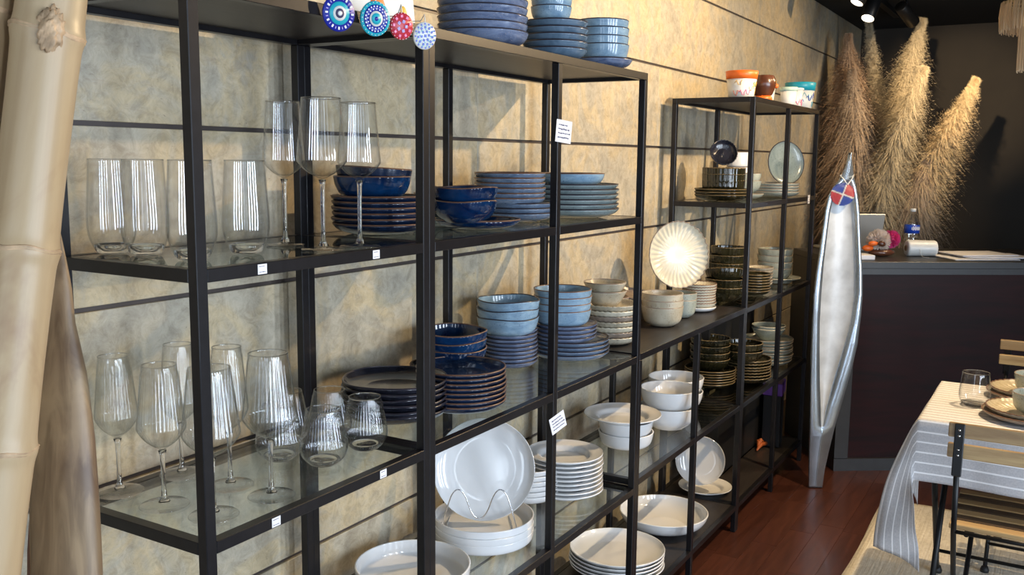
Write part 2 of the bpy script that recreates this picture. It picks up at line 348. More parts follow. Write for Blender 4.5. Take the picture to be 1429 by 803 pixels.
def dish_mesh(form, R, h, t, wave, seg, mat, rimmat):
    key = (form, round(R, 4), round(h, 4), t, wave, mat.name, rimmat.name if rimmat else '')
    if key in meshes: return meshes[key]
    wf = None
    if wave == 'flute':      # radiating flutes of a scalloped plate
        def wf(th, r, z): f = max(0, (r/R-0.35))/0.65; a = math.cos(34*th); g = 1.0 if abs(R-0.112) < 0.001 else 0.28; return (r*(1+0.010*f*a*min(1, g)), z+0.0028*g*min(1, f*1.6)*a)
    elif wave == 'ribbowl':
        def wf(th, r, z): f = min(1, max(0, z/h)*1.5); a = abs(math.sin(14*th)); return (r*(1+0.03*f*(a-0.6)), z+0.0012*f*a)
    elif wave == 'wobble':
        def wf(th, r, z): f = r/R; return (r*(1+0.012*f*math.sin(2*th+1)+0.006*f*math.sin(5*th)), z+0.0016*f*f*math.sin(3*th+0.5))
    elif wave == 'oval':
        def wf(th, r, z): return (r/math.sqrt(math.cos(th)**2+(math.sin(th)/0.78)**2), z)
    sg = seg or (140 if wave == 'flute' else 112 if wave == 'ribbowl' else 56)
    me, top = shell(FORMS[form](R, h), t, sg, wf); me.materials.append(mat)
    rm = None
    if rimmat: rm = ring_me(top[0], top[1]-t*0.1, t*0.52, sg, wf); rm.materials.append(rimmat)
    meshes[key] = (me, rm); return meshes[key]
def dish(name, label, cat, group, form, R, h, loc, mat, rimmat=None, t=0.0035, wave=None, rot=(0, 0, 0), seg=None):
    me, rm = dish_mesh(form, R, h, t, wave, seg, mat, rimmat)
    if rm:
        o = thing(name, label, cat, loc, rot, group); obj('body', me, None, o); r = obj('rim', rm, None, o); r['label'] = 'thin contrasting rim edge'
    else: o = tag(obj(name, me, None, None, loc, rot), label, cat, group)
    return o
def stack(name, what, where, cat, group, form, R, h, n, pitch, x, y, z, mat, rimmat=None, t=0.0035, wave=None, mats=None, jitter=0.0015):
    """n equal dishes nested from z upward"""
    for i in range(n):          # i = 0 is the lowest
        m = (mats[i % len(mats)] if mats else mat); o_ = ordinal(n-1-i, n)
        lab = f'{what}, {o_} {where}' if n > 1 else f'{what} {where}'
        dish(name, lab, cat, group, form, R, h, (x+random.uniform(-jitter, jitter), y+random.uniform(-jitter, jitter), z+i*pitch), m, rimmat, t, wave, (0, 0, 0 if wave in ('flute', 'ribbowl') else random.random()*6.28))
    return z+(n-1)*pitch
E_ = 0.0008
# --- middle tall unit, first shelf below the top (and the back right of the narrow unit)
zt = stack('dinner_plate', 'dark navy plate', 'behind the clear wine glasses', 'plate', 'dark plates behind the wine glasses', 'coupe', 0.090, 0.017, 6, 0.0105, 0.612, 0.195, Z1+E_, M_NAVYM, M_BROWNRIM)
dish('bowl', 'glossy navy bowl on the plates behind the clear wine glasses', 'bowl', 'navy bowls behind the wine glasses', 'bowl', 0.074, 0.048, (0.594, 0.195, zt+0.008), M_NAVY, M_BROWNRIM)
dish('bowl', 'tilted navy bowl nested in another behind the clear wine glasses', 'bowl', 'navy bowls behind the wine glasses', 'bowl', 0.073, 0.046, (0.596, 0.195, zt+0.026), M_NAVYM, M_BROWNRIM, rot=(0.03, 0.05, 0))
dish('dinner_plate', 'flat glossy blue plate lying alone under the two blue bowls', 'plate', None, 'coupe', 0.092, 0.016, (0.845, 0.118, Z1+E_), M_NAVY, M_BROWNRIM)
zt = Z1+0.016
dish('bowl', 'lower of two glossy blue bowls on the blue plate', 'bowl', 'blue bowls on the upper shelf', 'bowl', 0.068, 0.044, (0.776, 0.105, zt), M_NAVY, M_BROWNRIM, wave='wobble')
dish('bowl', 'upper of two glossy blue bowls on the blue plate', 'bowl', 'blue bowls on the upper shelf', 'bowl', 0.068, 0.044, (0.778, 0.105, zt+0.027), M_NAVY, M_BROWNRIM, wave='wobble')
dish('bowl', 'pale blue bowl hidden behind the glossy blue bowls', 'bowl', None, 'bowl', 0.060, 0.05, (0.865, 0.225, Z1+0.02+0.0), M_GREENGREY, M_DKRIM)
dish('saucer', 'small grey green plate under the pale bowl behind the blue bowls', 'plate', None, 'coupe', 0.062, 0.018, (0.865, 0.225, Z1+E_), M_GREENGREY)
zt = stack('dinner_plate', 'speckled blue plate', 'of the wider plates left of the card', 'plate', 'wider speckled plates', 'coupe', 0.092, 0.018, 3, 0.0115, 1.105, 0.175, Z1+E_, M_BLUEGREY, M_DKRIM)
stack('side_plate', 'small speckled blue grey plate', 'of the narrower plates left of the card', 'plate', 'narrower speckled plates', 'coupe', 0.084, 0.018, 6, 0.0115, 1.083, 0.18, zt+0.012, M_BLUEGREY, M_BROWNRIM)
zt = stack('dinner_plate', 'grey green plate', 'of the stack right of the card', 'plate', 'grey green plates', 'coupe', 0.122, 0.020, 6, 0.0122, 1.330, 0.145, Z1+E_, M_GREENGREY, M_DKRIM)
dish('serving_bowl', 'shallow pale blue bowl on top of the grey green plates', 'bowl', None, 'bowl', 0.086, 0.036, (1.318, 0.14, zt+0.012), M_LBLUE, M_BROWNRIM)
# --- on top of the middle tall unit
stack('deep_plate', 'violet blue speckled deep plate', 'of the stack behind the charms', 'plate', 'violet blue plates on top', 'bowl', 0.093, 0.030, 7, 0.0155, 0.842, 0.105, ZT+E_, M_VIOLET, M_DKRIM)
zt = stack('dinner_plate', 'slate blue plate', 'beside the violet blue plates on top', 'plate', 'slate blue plates on top', 'coupe', 0.074, 0.020, 5, 0.0150, 1.095, 0.072, ZT+E_, M_TEALP, M_DKRIM)
stack('small_bowl', 'small pale blue bowl', 'of two on the slate blue plates', 'bowl', 'small bowls on the slate plates', 'bowl', 0.046, 0.036, 3, 0.017, 1.075, 0.072, zt+0.016, M_LBLUE, M_DKRIM)
dish('saucer', 'violet blue plate under the bowls at the right end of the top', 'plate', None, 'coupe', 0.077, 0.020, (1.335, 0.07, ZT+E_), M_VIOLET, M_DKRIM)
stack('bowl', 'pale blue ridged bowl', 'of the stack nearest the top right end', 'bowl', 'ridged bowls on top', 'deep', 0.066, 0.045, 4, 0.0195, 1.338, 0.07, ZT+0.012, M_LBLUE, M_DKRIM)
# --- second shelf (z 0.826)
stack('dinner_plate', 'charcoal navy plate', 'of the wide stack behind the ribbed tumblers', 'plate', 'charcoal plates', 'coupe', 0.106, 0.020, 6, 0.0115, 0.640, 0.180, Z2+E_, M_SLATE, M_DKRIM, wave='wobble')
stack('dinner_plate', 'brown rimmed dark blue plate', 'right of the double black post', 'plate', 'dark blue plates', 'coupe', 0.094, 0.017, 8, 0.0098, 0.772, 0.108, Z2+E_, M_NAVYM, M_BROWNRIM)
zt = stack('side_plate', 'small dark blue plate', 'of the low stack under the shiny blue bowls', 'plate', 'small dark blue plates', 'coupe', 0.066, 0.016, 5, 0.0105, 0.868, 0.232, Z2+E_, M_NAVYM, M_BROWNRIM)
stack('bowl', 'shiny royal blue bowl', 'of the stack behind the dark blue plates', 'bowl', 'shiny blue bowls', 'bowl', 0.080, 0.045, 3, 0.0190, 0.893, 0.215, zt+0.008, M_NAVY, M_BROWNRIM, wave='wobble')
zt = stack('side_plate', 'violet blue plate', 'of the plates carrying three light blue bowls', 'plate', 'violet blue side plates', 'coupe', 0.071, 0.016, 9, 0.0098, 1.172, 0.230, Z2+E_, M_VIOLET, M_DKRIM)
stack('bowl', 'light blue bowl', 'of three left of the post bearing the cards', 'bowl', 'light blue bowls left', 'deep', 0.078, 0.044, 3, 0.0215, 1.142, 0.218, zt+0.008, M_LBLUE, M_DKRIM, wave='wobble')
zt = stack('dinner_plate', 'wide grey blue plate', 'of the wide ones right of the thin post', 'plate', 'wide grey blue plates', 'coupe', 0.104, 0.018, 4, 0.011, 1.350, 0.150, Z2+E_, M_BLUEGREY, M_DKRIM)
zt = stack('side_plate', 'mid blue plate', 'of the plates under four blue bowls', 'plate', 'mid blue plates', 'coupe', 0.084, 0.017, 4, 0.0105, 1.330, 0.155, zt+0.012, M_VIOLET, M_DKRIM)
stack('bowl', 'mid blue bowl', 'of the nest right of the thin post', 'bowl', 'light blue bowls right', 'deep', 0.076, 0.045, 4, 0.0175, 1.318, 0.158, zt+0.010, M_LBLUE, M_BROWNRIM)
# --- black top of the low unit
zt = stack('scalloped_plate', 'beige scalloped plate', 'beside the last post of the tall unit', 'plate', 'beige scalloped plates', 'coupe', 0.083, 0.022, 7, 0.0150, 1.575, 0.140, 0.829+E_, M_BEIGE, None, wave='flute', mats=[M_BEIGE, M_TAUPE, M_CREAM])
stack('bowl', 'pale beige bowl', 'of two on the beige scalloped plates', 'bowl', 'beige bowls on plates', 'flare', 0.060, 0.048, 2, 0.024, 1.560, 0.150, zt+0.010, M_BEIGE, M_TAUPE)
stack('bowl', 'taupe bowl', 'of the pair against the wall beside the beige plates', 'bowl', 'taupe bowls', 'deep', 0.050, 0.048, 3, 0.024, 1.800, 0.235, 0.829+E_, M_TAUPE, M_BROWNRIM)
stack('bowl', 'speckled beige bowl', 'before the standing fluted plate', 'bowl', 'speckled beige bowls', 'deep', 0.066, 0.060, 3, 0.0205, 1.925, 0.120, 0.829+E_, M_BEIGE, M_TAUPE)
stack('bowl', 'smaller sage beige bowl', 'of the nest right of the large beige bowls', 'bowl', 'smaller sage bowls', 'deep', 0.050, 0.058, 2, 0.022, 2.110, 0.125, 0.829+E_, M_SAGE, M_TAUPE)
dish('serving_plate', 'taupe plate tipped against the wall behind the beige bowls', 'plate', None, 'coupe', 0.085, 0.02, (1.98, 0.232, 0.829+0.062), M_TAUPE, None, rot=(0.18, 0, 0))
stack('bowl', 'hidden taupe bowl', 'carrying the tipped taupe plate', 'bowl', 'hidden taupe bowls', 'deep', 0.05, 0.06, 1, 0.03, 1.99, 0.235, 0.829+E_, M_TAUPE)
dish('saucer', 'white saucer at the bottom of the fluted cream side plates', 'plate', None, 'coupe', 0.062, 0.014, (2.265, 0.122, 0.829+E_), M_WHITE)
stack('side_plate', 'fluted cream side plate', 'of the stack right of the standing fluted plate', 'plate', 'fluted cream side plates', 'coupe', 0.059, 0.016, 8, 0.0092, 2.262, 0.120, 0.829+0.014, M_CREAM, M_BROWNRIM, wave='flute')
v = Vector((-0.64, -0.77, 0)); ang = math.atan2(v.y, v.x)
def stand_rot(ang, tilt): return (0, PI/2-tilt, ang)      # the upper face looks along ang, leaning back by tilt
dish('scalloped_plate', 'large cream fluted plate standing upright behind beige bowls', 'plate', None, 'coupe', 0.112, 0.018, (2.15, 0.165, 1.03), M_CREAM, M_TAUPE, wave='flute', rot=stand_rot(ang, 0.14))
# --- second shelf of the farthest unit
stack('ribbed_bowl', 'dark olive ribbed bowl', 'of the front pair leaning at the post', 'bowl', 'front dark olive bowls', 'bowl', 0.072, 0.052, 2, 0.030, 2.560, 0.125, Z2+E_, M_OLIVE, M_OLIVERIM, wave='ribbowl')
dish('ribbed_bowl', 'dark olive ribbed bowl tilted on the front pair', 'bowl', None, 'bowl', 0.070, 0.050, (2.553, 0.125, Z2+0.066), M_OLIVE, M_OLIVERIM, wave='ribbowl', rot=(0.0, 0.22, 0.5))
stack('ribbed_bowl', 'dark olive ribbed bowl', 'of the tall nest behind the front pair', 'bowl', 'tall nest of dark olive bowls', 'bowl', 0.070, 0.052, 5, 0.032, 2.790, 0.190, Z2+E_, M_OLIVE, M_OLIVERIM, wave='ribbowl')
stack('side_plate', 'dark olive side plate', 'of the stack right of the olive bowls', 'plate', 'dark olive side plates', 'coupe', 0.066, 0.016, 7, 0.0108, 2.790, 0.085, Z2+E_, M_OLIVE, M_OLIVERIM)
stack('side_plate', 'small pale ribbed plate', 'of the stack left of the sage bowls', 'plate', 'small pale ribbed plates', 'coupe', 0.056, 0.016, 6, 0.0125, 3.045, 0.135, Z2+E_, M_BEIGE, M_TAUPE, wave='flute')
dish('dinner_plate', 'sage plate under the sage bowls near the silver sculpture', 'plate', None, 'rim', 0.098, 0.020, (3.215, 0.105, Z2+E_), M_SAGE, M_CREAM)
stack('bowl', 'sage bowl', 'of the nest near the silver sculpture', 'bowl', 'sage bowls', 'bowl', 0.074, 0.055, 4, 0.0275, 3.205, 0.115, Z2+0.009, M_SAGE, M_TAUPE)
# --- first shelf of the farthest unit
stack('serving_plate', 'dark olive plate', 'of two under the ribbed olive bowls up high', 'plate', 'dark olive serving plates', 'coupe', 0.100, 0.020, 3, 0.0105, 2.560, 0.150, Z1+E_, M_OLIVE, M_OLIVERIM)
stack('ribbed_bowl', 'ribbed olive bowl', 'of the nest on the highest olive plates', 'bowl', 'ribbed olive bowls up high', 'pan', 0.078, 0.042, 3, 0.0225, 2.585, 0.155, Z1+0.032, M_OLIVE, M_OLIVERIM, wave='ribbowl')
dish('small_bowl', 'small blue black dish propped upright on the ribbed olive bowls', 'bowl', None, 'bowl', 0.052, 0.024, (2.64, 0.18, Z1+0.168), M_SLATE, None, wave='ribbowl', rot=stand_rot(math.atan2(-0.5, -0.86), 0.45))
zt = stack('bowl', 'grey bowl', 'of the nest behind the nearer post of the farthest unit', 'bowl', 'grey bowls up high', 'bowl', 0.066, 0.050, 2, 0.028, 2.830, 0.150, Z1+0.02, M_SAGE, M_TAUPE)
dish('saucer', 'grey plate below the grey bowls up high', 'plate', None, 'coupe', 0.085, 0.018, (2.80, 0.15, Z1+E_), M_SAGE, M_TAUPE)
stack('mug', 'white cup with a tan band', 'at the back behind the grey bowls', 'cup', 'white cups up high', 'pan', 0.052, 0.059, 3, 0.061, 2.985, 0.225, Z1+E_, M_WHITE, M_TAUPE)
stack('dinner_plate', 'grey green wide plate', 'of the stack under the upright round plate', 'plate', 'grey green wide plates', 'coupe', 0.112, 0.020, 4, 0.0115, 3.095, 0.115, Z1+E_, M_SAGE, M_TAUPE)
dish('round_plate', 'grey blue round plate standing upright on a plate stack', 'plate', None, 'coupe', 0.092, 0.014, (3.235, 0.105, Z1+0.140), M_GREENGREY, M_DKRIM, rot=stand_rot(math.atan2(-0.78, -0.62), 0.13))
# --- third shelf
stack('ribbed_bowl', 'black olive bowl', 'of the left lower nest', 'bowl', 'left black olive bowls', 'bowl', 0.077, 0.045, 4, 0.0265, 2.660, 0.205, ZC2+0.058, M_OLIVE, M_OLIVERIM, wave='ribbowl')
stack('dinner_plate', 'black olive plate', 'of the left lower stack', 'plate', 'left black olive plates', 'coupe', 0.098, 0.018, 6, 0.010, 2.640, 0.195, ZC2+E_, M_OLIVE, M_OLIVERIM)
stack('dinner_plate', 'bronze olive fluted plate', 'of the middle lower stack', 'plate', 'bronze olive plates', 'coupe', 0.096, 0.020, 7, 0.0118, 2.800, 0.070+0.03, ZC2+E_, M_OLIVE, M_OLIVERIM, wave='flute')
stack('ribbed_bowl', 'bronze olive bowl', 'of two on the middle olive plates', 'bowl', 'bronze olive bowls', 'bowl', 0.073, 0.048, 2, 0.030, 2.750, 0.098, ZC2+0.083, M_OLIVE, M_OLIVERIM, wave='ribbowl')
stack('dinner_plate', 'pale sage wide plate', 'of the stack next to the silver sculpture', 'plate', 'pale sage plates', 'coupe', 0.106, 0.020, 8, 0.0128, 3.170, 0.120, ZC2+E_, M_SAGE, M_TAUPE, wave='wobble')
stack('bowl', 'pale sage bowl', 'of two on the plates next to the silver sculpture', 'bowl', 'pale sage bowls', 'flare', 0.071, 0.050, 2, 0.012, 3.165, 0.118, ZC2+0.104, M_SAGE, M_CREAM)
dish('salad_bowl', 'front white salad bowl, lower of the nested pair', 'bowl', None, 'bowl', 0.094, 0.075, (2.005, 0.118, ZC2+E_), M_WHITE, t=0.004)
dish('salad_bowl', 'front white salad bowl, upper of the nested pair', 'bowl', None, 'bowl', 0.096, 0.078, (2.008, 0.118, ZC2+0.055), M_WHITE, t=0.004)
dish('salad_bowl', 'white salad bowl right behind the nested pair', 'bowl', None, 'bowl', 0.094, 0.075, (2.205, 0.170, ZC2+E_), M_WHITE, t=0.004)
dish('salad_bowl', 'white salad bowl at the back resting high on another', 'bowl', None, 'bowl', 0.096, 0.076, (2.203, 0.170, ZC2+0.048), M_WHITE, t=0.004)
zt = stack('soup_bowl', 'straight white bowl', 'of the bowls under a broad rimmed plate', 'bowl', 'straight white bowls', 'deep', 0.084, 0.050, 2, 0.036, 1.735, 0.150, ZC2+E_, M_WHITE, t=0.004)
dish('dinner_plate', 'broad rimmed white plate lying on the straight white bowls', 'plate', None, 'rim', 0.116, 0.020, (1.718, 0.155, zt+0.050), M_WHITE)
stack('dinner_plate', 'rimmed white plate', 'of the tall stack beside the price card', 'plate', 'rimmed white plates', 'rim', 0.102, 0.020, 9, 0.0118, 1.318, 0.142, Z3+E_, M_WHITE)
stack('soup_plate', 'deep cream white plate', 'of the stack right of the upright white plate', 'plate', 'deep white plates', 'bowl', 0.082, 0.028, 6, 0.0135, 1.235, 0.208, Z3+E_, M_WHITE)
stack('pan_plate', 'white straight edged plate', 'of three under the upright white plate', 'plate', 'white straight edged plates', 'pan', 0.118, 0.026, 3, 0.0165, 0.956, 0.166, Z3+E_, M_WHITE, t=0.004)
dish('pan_plate', 'white straight edged plate alone behind the double black post', 'plate', None, 'pan', 0.122, 0.036, (0.692, 0.176, Z3+E_), M_WHITE, t=0.004)
va = math.atan2(-0.53, -0.85)
sp = dish('dinner_plate', 'large white plate standing upright in a chrome wire stand', 'plate', None, 'coupe', 0.120, 0.018, (0.985, 0.185, 0.617), M_WHITE, None, rot=stand_rot(va, 0.22))
st = thing('plate_stand', 'wavy chrome wire stand holding the large white plate upright', 'plate stand', (0.945, 0.172, Z3+0.0355+0.003), (0, 0, va))
def wire(pts, r=0.0016): return tube_me(smooth_prof3(pts), r, 8)
def smooth_prof3(p, n=3):
    for _ in range(n):
        q = [p[0]]
        for a, b in zip(p, p[1:]): q += [tuple(a[i]*.75+b[i]*.25 for i in range(3)), tuple(a[i]*.25+b[i]*.75 for i in range(3))]
        q.append(p[-1]); p = q
    return p
obj('front_wire', wire([(0.052, 0.088, 0), (0.050, 0.072, 0.062), (0.048, 0.058, 0.100), (0.046, 0.036, 0.098), (0.044, 0.014, 0.030), (0.044, -0.014, 0.030), (0.046, -0.036, 0.098), (0.048, -0.058, 0.100), (0.050, -0.072, 0.062), (0.052, -0.088, 0)]), M_CHROME, st)
for s in (1, -1): obj('base_wire', wire([(0.052, 0.078*s, 0), (0.0, 0.075*s, 0.001), (-0.045, 0.070*s, 0.0)]), M_CHROME, st)
# --- bottom black shelves
stack('oval_plate', 'oval white plate', 'of the pile beside the big dish', 'plate', 'oval white plates', 'coupe', 0.145, 0.024, 5, 0.0115, 1.690, 0.150, ZB+E_, M_WHITE)
dish('serving_dish', 'very large shallow white dish on the bottom black shelf', 'dish', None, 'bowl', 0.150, 0.060, (2.075, 0.150, ZB+E_), M_WHITE, t=0.005)
dish('oval_platter', 'white platter lying flat under the leaning oval plate', 'plate', None, 'rim', 0.100, 0.018, (2.500, 0.150, ZB+E_), M_WHITE)
dish('oval_plate', 'white plate leaning upright on the bottom black shelf', 'plate', None, 'coupe', 0.092, 0.015, (2.475, 0.165, 0.225), M_WHITE, None, rot=stand_rot(math.atan2(-0.35, -0.93), 0.20))

# ------------------------------------------------------------------ glassware
def glass_wall(outer, inner_from, t):
    """closed thin wall: outer curve, then inner curve down to inner_from height"""
    p = smooth_prof(outer, 2); inn = [(max(r-t, 0.0), z) for r, z in p if z > inner_from]
    return p + [(p[-1][0]-t/2, p[-1][1]+t*0.4)] + inn[::-1] + [(0.0, inner_from)]
def make_wine(name, label, group, loc, h, rr, rm, fm, rf, zb, rib=False):
    t = thing(name, label, 'wine glass', loc, (0, 0, 0), group); key = ('wine', h, rr, rm, rib)
    if key not in meshes:
        wf = None
        if rib:
            def wf(th, r, z): return (r*(1+0.016*math.cos(38*th)*(1 if zb*h+0.006 < z < h-0.010 else 0)), z)
        out = [(0, zb*h), (rm*.16, zb*h+0.0015), (rm*.70, (zb+(fm-zb)*.42)*h), (rm*1.02, (zb+(fm-zb)*.90)*h), (rm*1.02, (fm+.005)*h), (rm*0.985, (fm+.06)*h), (rr+(rm-rr)*.4, (fm+(1-fm)*.6)*h), (rr, h)]
        b = lathe(glass_wall(out, zb*h+0.004, 0.0011), 152 if rib else 56, wf)
        s = lathe([(0, zb*h-0.0002), (0.0060, zb*h-0.0008), (0.0040, zb*h-0.008), (0.0032, zb*h*.7), (0.0032, 0.030), (0.0042, 0.014), (0.0085, 0.0062), (0, 0.0058)], 20)
        f = lathe([(0, 0.0), (rf*.97, 0.0), (rf, 0.0008), (rf*.97, 0.0018), (rf*.5, 0.0030), (0.009, 0.0052), (0, 0.0054)], 56)
        m = M_GLASSR if rib else M_GLASS
        b.materials.append(m); s.materials.append(M_SOLID); f.materials.append(M_GLASS); g = ring_me(rr-0.0005, h, 0.0008, 56); g.materials.append(M_SOLID); meshes[key] = (b, s, f, g)
    b, s, f, g = meshes[key]; obj('rim', g, None, t); obj('bowl', b, None, t); obj('stem', s, None, t); obj('foot', f, None, t); return t
G = 'clear wine glasses on the upper shelf'
make_wine('wine_glass', 'tall clear wine glass, leftmost of the three on the upper shelf', G, (0.318, 0.155, Z1+E_), 0.234, 0.027, 0.0335, .60, 0.031, .47)
make_wine('wine_glass', 'tall clear wine glass, middle of the three on the upper shelf', G, (0.297, 0.053, Z1+E_), 0.236, 0.0305, 0.0385, .60, 0.035, .47)
make_wine('wine_glass', 'tall clear wine glass, rightmost of the three, nearest the double post', G, (0.366, 0.036, Z1+E_), 0.232, 0.0275, 0.0345, .60, 0.034, .47)
G = 'ribbed wine glasses on the lower glass shelf'
RIB = [('against the bamboo, leftmost', 0.069, 0.272, .031, 0.215), ('second from the left in front', 0.068, 0.168, .034, 0.214), ('cut in the picture by the first post', 0.079, 0.075, .040, 0.219), ('rightmost and largest, nearest the tumblers', 0.181, 0.062, .040, 0.224), ('at the back between the first two', 0.176, 0.258, .030, 0.217), ('just behind the post glass', 0.180, 0.150, .030, 0.224)]
for lb, x, y, r, h in RIB:
    make_wine('wine_glass', 'ribbed stemmed wine glass, '+lb, G, (x, y, Z2+E_), h, r*0.74, r, .565, 0.036, .40, True)
def make_tumbler(label, group, loc, h, rr, rm, rb, rib=False):
    key = ('tum', h, rr, rm, rb)
    if key not in meshes:
        wf = None
        if rib:
            def wf(th, r, z): return (r*(1+0.018*math.cos(42*th)*(1 if 0.006 < z < h-0.008 else 0)), z)
        out = [(rb*.90, .030*h), (rb*.96, .045*h), (rm*.93, .17*h), (rm*1.01, .33*h), (rr+(rm-rr)*.4, .72*h), (rr, h)]
        b = lathe(glass_wall(out, .0301*h, 0.0013)[:-1]+[(rb*.90-0.0013, .032*h), (rb*.90, .030*h)], 168 if rib else 56, wf); b.materials.append(M_GLASSR if rib else M_GLASS)
        f = lathe(smooth_prof([(0, .050*h), (rb*.45, .052*h), (rb*.86, .10*h), (rb*.985, .105*h), (rb*.985, .05*h), (rb*.80, 0.0003), (rb*.55, 0.0003), (0, 0.0016)], 2), 48); f.materials.append(M_SOLID); g = ring_me(rr-0.0006, h, 0.0009, 56); g.materials.append(M_SOLID); meshes[key] = (b, f, g)
    b, f, g = meshes[key]; t = thing('tumbler', label, 'tumbler', loc, (0, 0, 0), group); obj('wall', b, None, t); obj('base', f, None, t); obj('rim', g, None, t)
G = 'tall clear tumblers on the upper shelf'
for lb, x, y in [('farthest left, near the bamboo', 0.070, 0.262), ('second from the left', 0.090, 0.213), ('partly behind the first post', 0.083, 0.104), ('right of the first post', 0.187, 0.107)]:
    make_tumbler('tall clear stemless tumbler, '+lb, G, (x, y, Z1+E_), 0.139, 0.0295, 0.0355, 0.026)
G = 'ribbed tumblers on the lower glass shelf'
for lb, x, y, h in [('nearest and leftmost of the row before the plates', 0.339, 0.098, 0.096), ('nearest to the double post', 0.444, 0.095, 0.095), ('behind the other two, by the charcoal plates', 0.452, 0.185, 0.094), ('behind the largest ribbed wine glass', 0.318, 0.180, 0.096), ('at the back against the back post', 0.395, 0.238, 0.096)]:
    make_tumbler('squat ribbed tumbler, '+lb, G, (x, y, Z2+E_), h, 0.0285, 0.0405, 0.028, True)

# ------------------------------------------------------------------ price stickers and cards (stuck to the shelf fronts)
def sticker(label, x, z, wd=0.017, hd=0.014, group='small price stickers on the shelf fronts', lines=2, y=-0.0006, rz=0, ry=0):
    t = thing('price_tag', label, 'price tag', (x, y, z), (0, ry, rz), group)
    obj('paper', box_me(-wd/2, wd/2, -0.0005, 0, -hd/2, hd/2, 0.0), M_PAPER, t)
    bm = bmesh.new(); random.seed(int(x*1000))
    for k in range(lines):
        zz = hd*(0.28-0.56*k/max(1, lines-1)) if lines > 1 else 0; xx = -wd*0.36
        while xx < wd*(0.34 if k else 0.2):
            L = wd*random.uniform(0.05, 0.12); add_box(bm, xx+L/2, -0.0006, zz+random.uniform(-1, 1)*hd*0.01, L, 0.0003, hd*0.035*random.uniform(1, 2)); xx += L*1.25
    wr = obj('writing', bm2me(bm, smooth=False), M_INK, t); wr['kind'] = 'stuff'
    return t
sticker('white price sticker under the tall clear tumbler', 0.113, Z1-0.009)
sticker('white price sticker under the rightmost clear wine glass', 0.362, Z1-0.009)
sticker('white price sticker under the largest ribbed wine glass', 0.127, Z2-0.009)
sticker('white price sticker under the ribbed tumblers', 0.375, Z2-0.009)
sticker('white tag hanging near the silver sculpture', 3.26, Z1-0.012, 0.034, 0.036)
sticker('handwritten white card pinned high on the thin post', 1.000, 1.404, 0.050, 0.048, None, 4, -0.004, -0.25, 0.10)
sticker('handwritten white card pinned low on the thin post', 0.996, 0.756, 0.050, 0.040, None, 4, -0.004, -0.25, -0.32)

# ------------------------------------------------------------------ charms hanging over the top front edge
def disc_me(r, t, seg=40): return lathe([(0, -t/2), (r*.96, -t/2), (r, 0), (r*.96, t/2), (0, t/2)], seg)
def ringflat(r0, r1, y, seg=40): return lathe([(r0, y), (r1, y), (r1, y+0.0005), (r0, y+0.0005), (r0, y)] if r0 > 0 else [(0, y), (r1, y), (r1, y+0.0005), (0, y+0.0005)], seg)
def charm(label, x, z, r, base, rings, dots, cx=0):
    t = thing('hanging_charm', label, 'charm', (x, -0.016, z), (0.12, 0, -0.35))
    b = obj('disc', disc_me(r, 0.005), base, t, (0, 0, 0), (PI/2, 0, 0)); y = 0.0026
    for r0, r1, m in rings: obj('painted_ring', ringflat(r0*r, r1*r, y), m, b); y += 0.0006
    byc = {}
    for (rad, n, w_, l_, m, ph) in dots: byc.setdefault(m.name, (m, []))[1].append((rad, n, w_, l_, ph))
    for m, ls in byc.values():
        bm = bmesh.new()
        for rad, n, w_, l_, ph in ls:
            for k in range(n):
                a = 2*PI*k/n+ph; add_box(bm, r*rad*math.cos(a), r*rad*math.sin(a), 0.0031, l_*r, w_*r, 0.0008, Matrix.Rotation(a, 3, 'Z'))
        obj('painted_marks', bm2me(bm, smooth=False), m, b)
    obj('cord', tube_me([(0, 0.0, r*0.97), (0, 0.004, r+0.012), (0, 0.014, ZT-z+0.0016+0.001), (0, 0.045, ZT-z+0.0016)], 0.0008, 6), M_WHT, t)
charm('cobalt and turquoise evil eye disc, leftmost charm', 0.262, 1.553, 0.0265, M_DKBLUE, [(0, .62, M_TURQ), (0, .40, M_WHT), (0, .26, M_INK), (0, .13, M_WHT)], [(.80, 12, .10, .16, M_WHT, 0), (.80, 12, .05, .13, M_LILAC, .26)])
charm('turquoise evil eye disc with a white lace band', 0.346, 1.556, 0.0265, M_TURQ, [(.42, .80, M_DKBLUE), (0, .44, M_WHT), (0, .32, M_TURQ), (0, .12, M_DKBLUE)], [(.55, 16, .07, .07, M_WHT, 0), (.70, 22, .08, .08, M_WHT, .1), (.92, 24, .04, .05, M_WHT, 0)])
charm('red disc with pink and blue flower dots', 0.412, 1.553, 0.0215, M_RED, [], [(.35, 5, .22, .22, M_LILAC, 0), (.72, 9, .20, .20, M_PINK, .3), (.35, 5, .10, .10, M_WHT, 0), (.72, 9, .08, .08, M_WHT, .3), (.95, 22, .05, .05, M_WHT, 0)])
charm('white disc covered in small blue ring dots, rightmost charm', 0.4745, 1.545, 0.0225, M_WHT, [], [(.0, 1, .2, .2, M_BLUE, 0), (.33, 6, .17, .17, M_BLUE, .2), (.62, 11, .16, .16, M_BLUE, .5), (.86, 16, .12, .12, M_BLUE, .1), (.47, 8, .08, .08, M_TURQ, 0), (.75, 13, .07, .07, M_TURQ, .1)])
t = thing('ceramic_tile', 'white painted ceramic tile with orange and yellow blobs behind the charms', 'ceramic', (0.42, 0.035, ZT+E_), (-0.10, 0, -0.1))
obj('panel', box_me(-0.085, 0.085, -0.004, 0.004, 0, 0.12, 0.003), M_WHT, t)
bm = bmesh.new(); bmesh.ops.create_uvsphere(bm, u_segments=20, v_segments=10, radius=1); bmesh.ops.scale(bm, vec=(0.017, 0.0015, 0.020), verts=bm.verts); obj('orange_blob', bm2me(bm), M_ORANGE, t, (-0.005, -0.0045, 0.020))
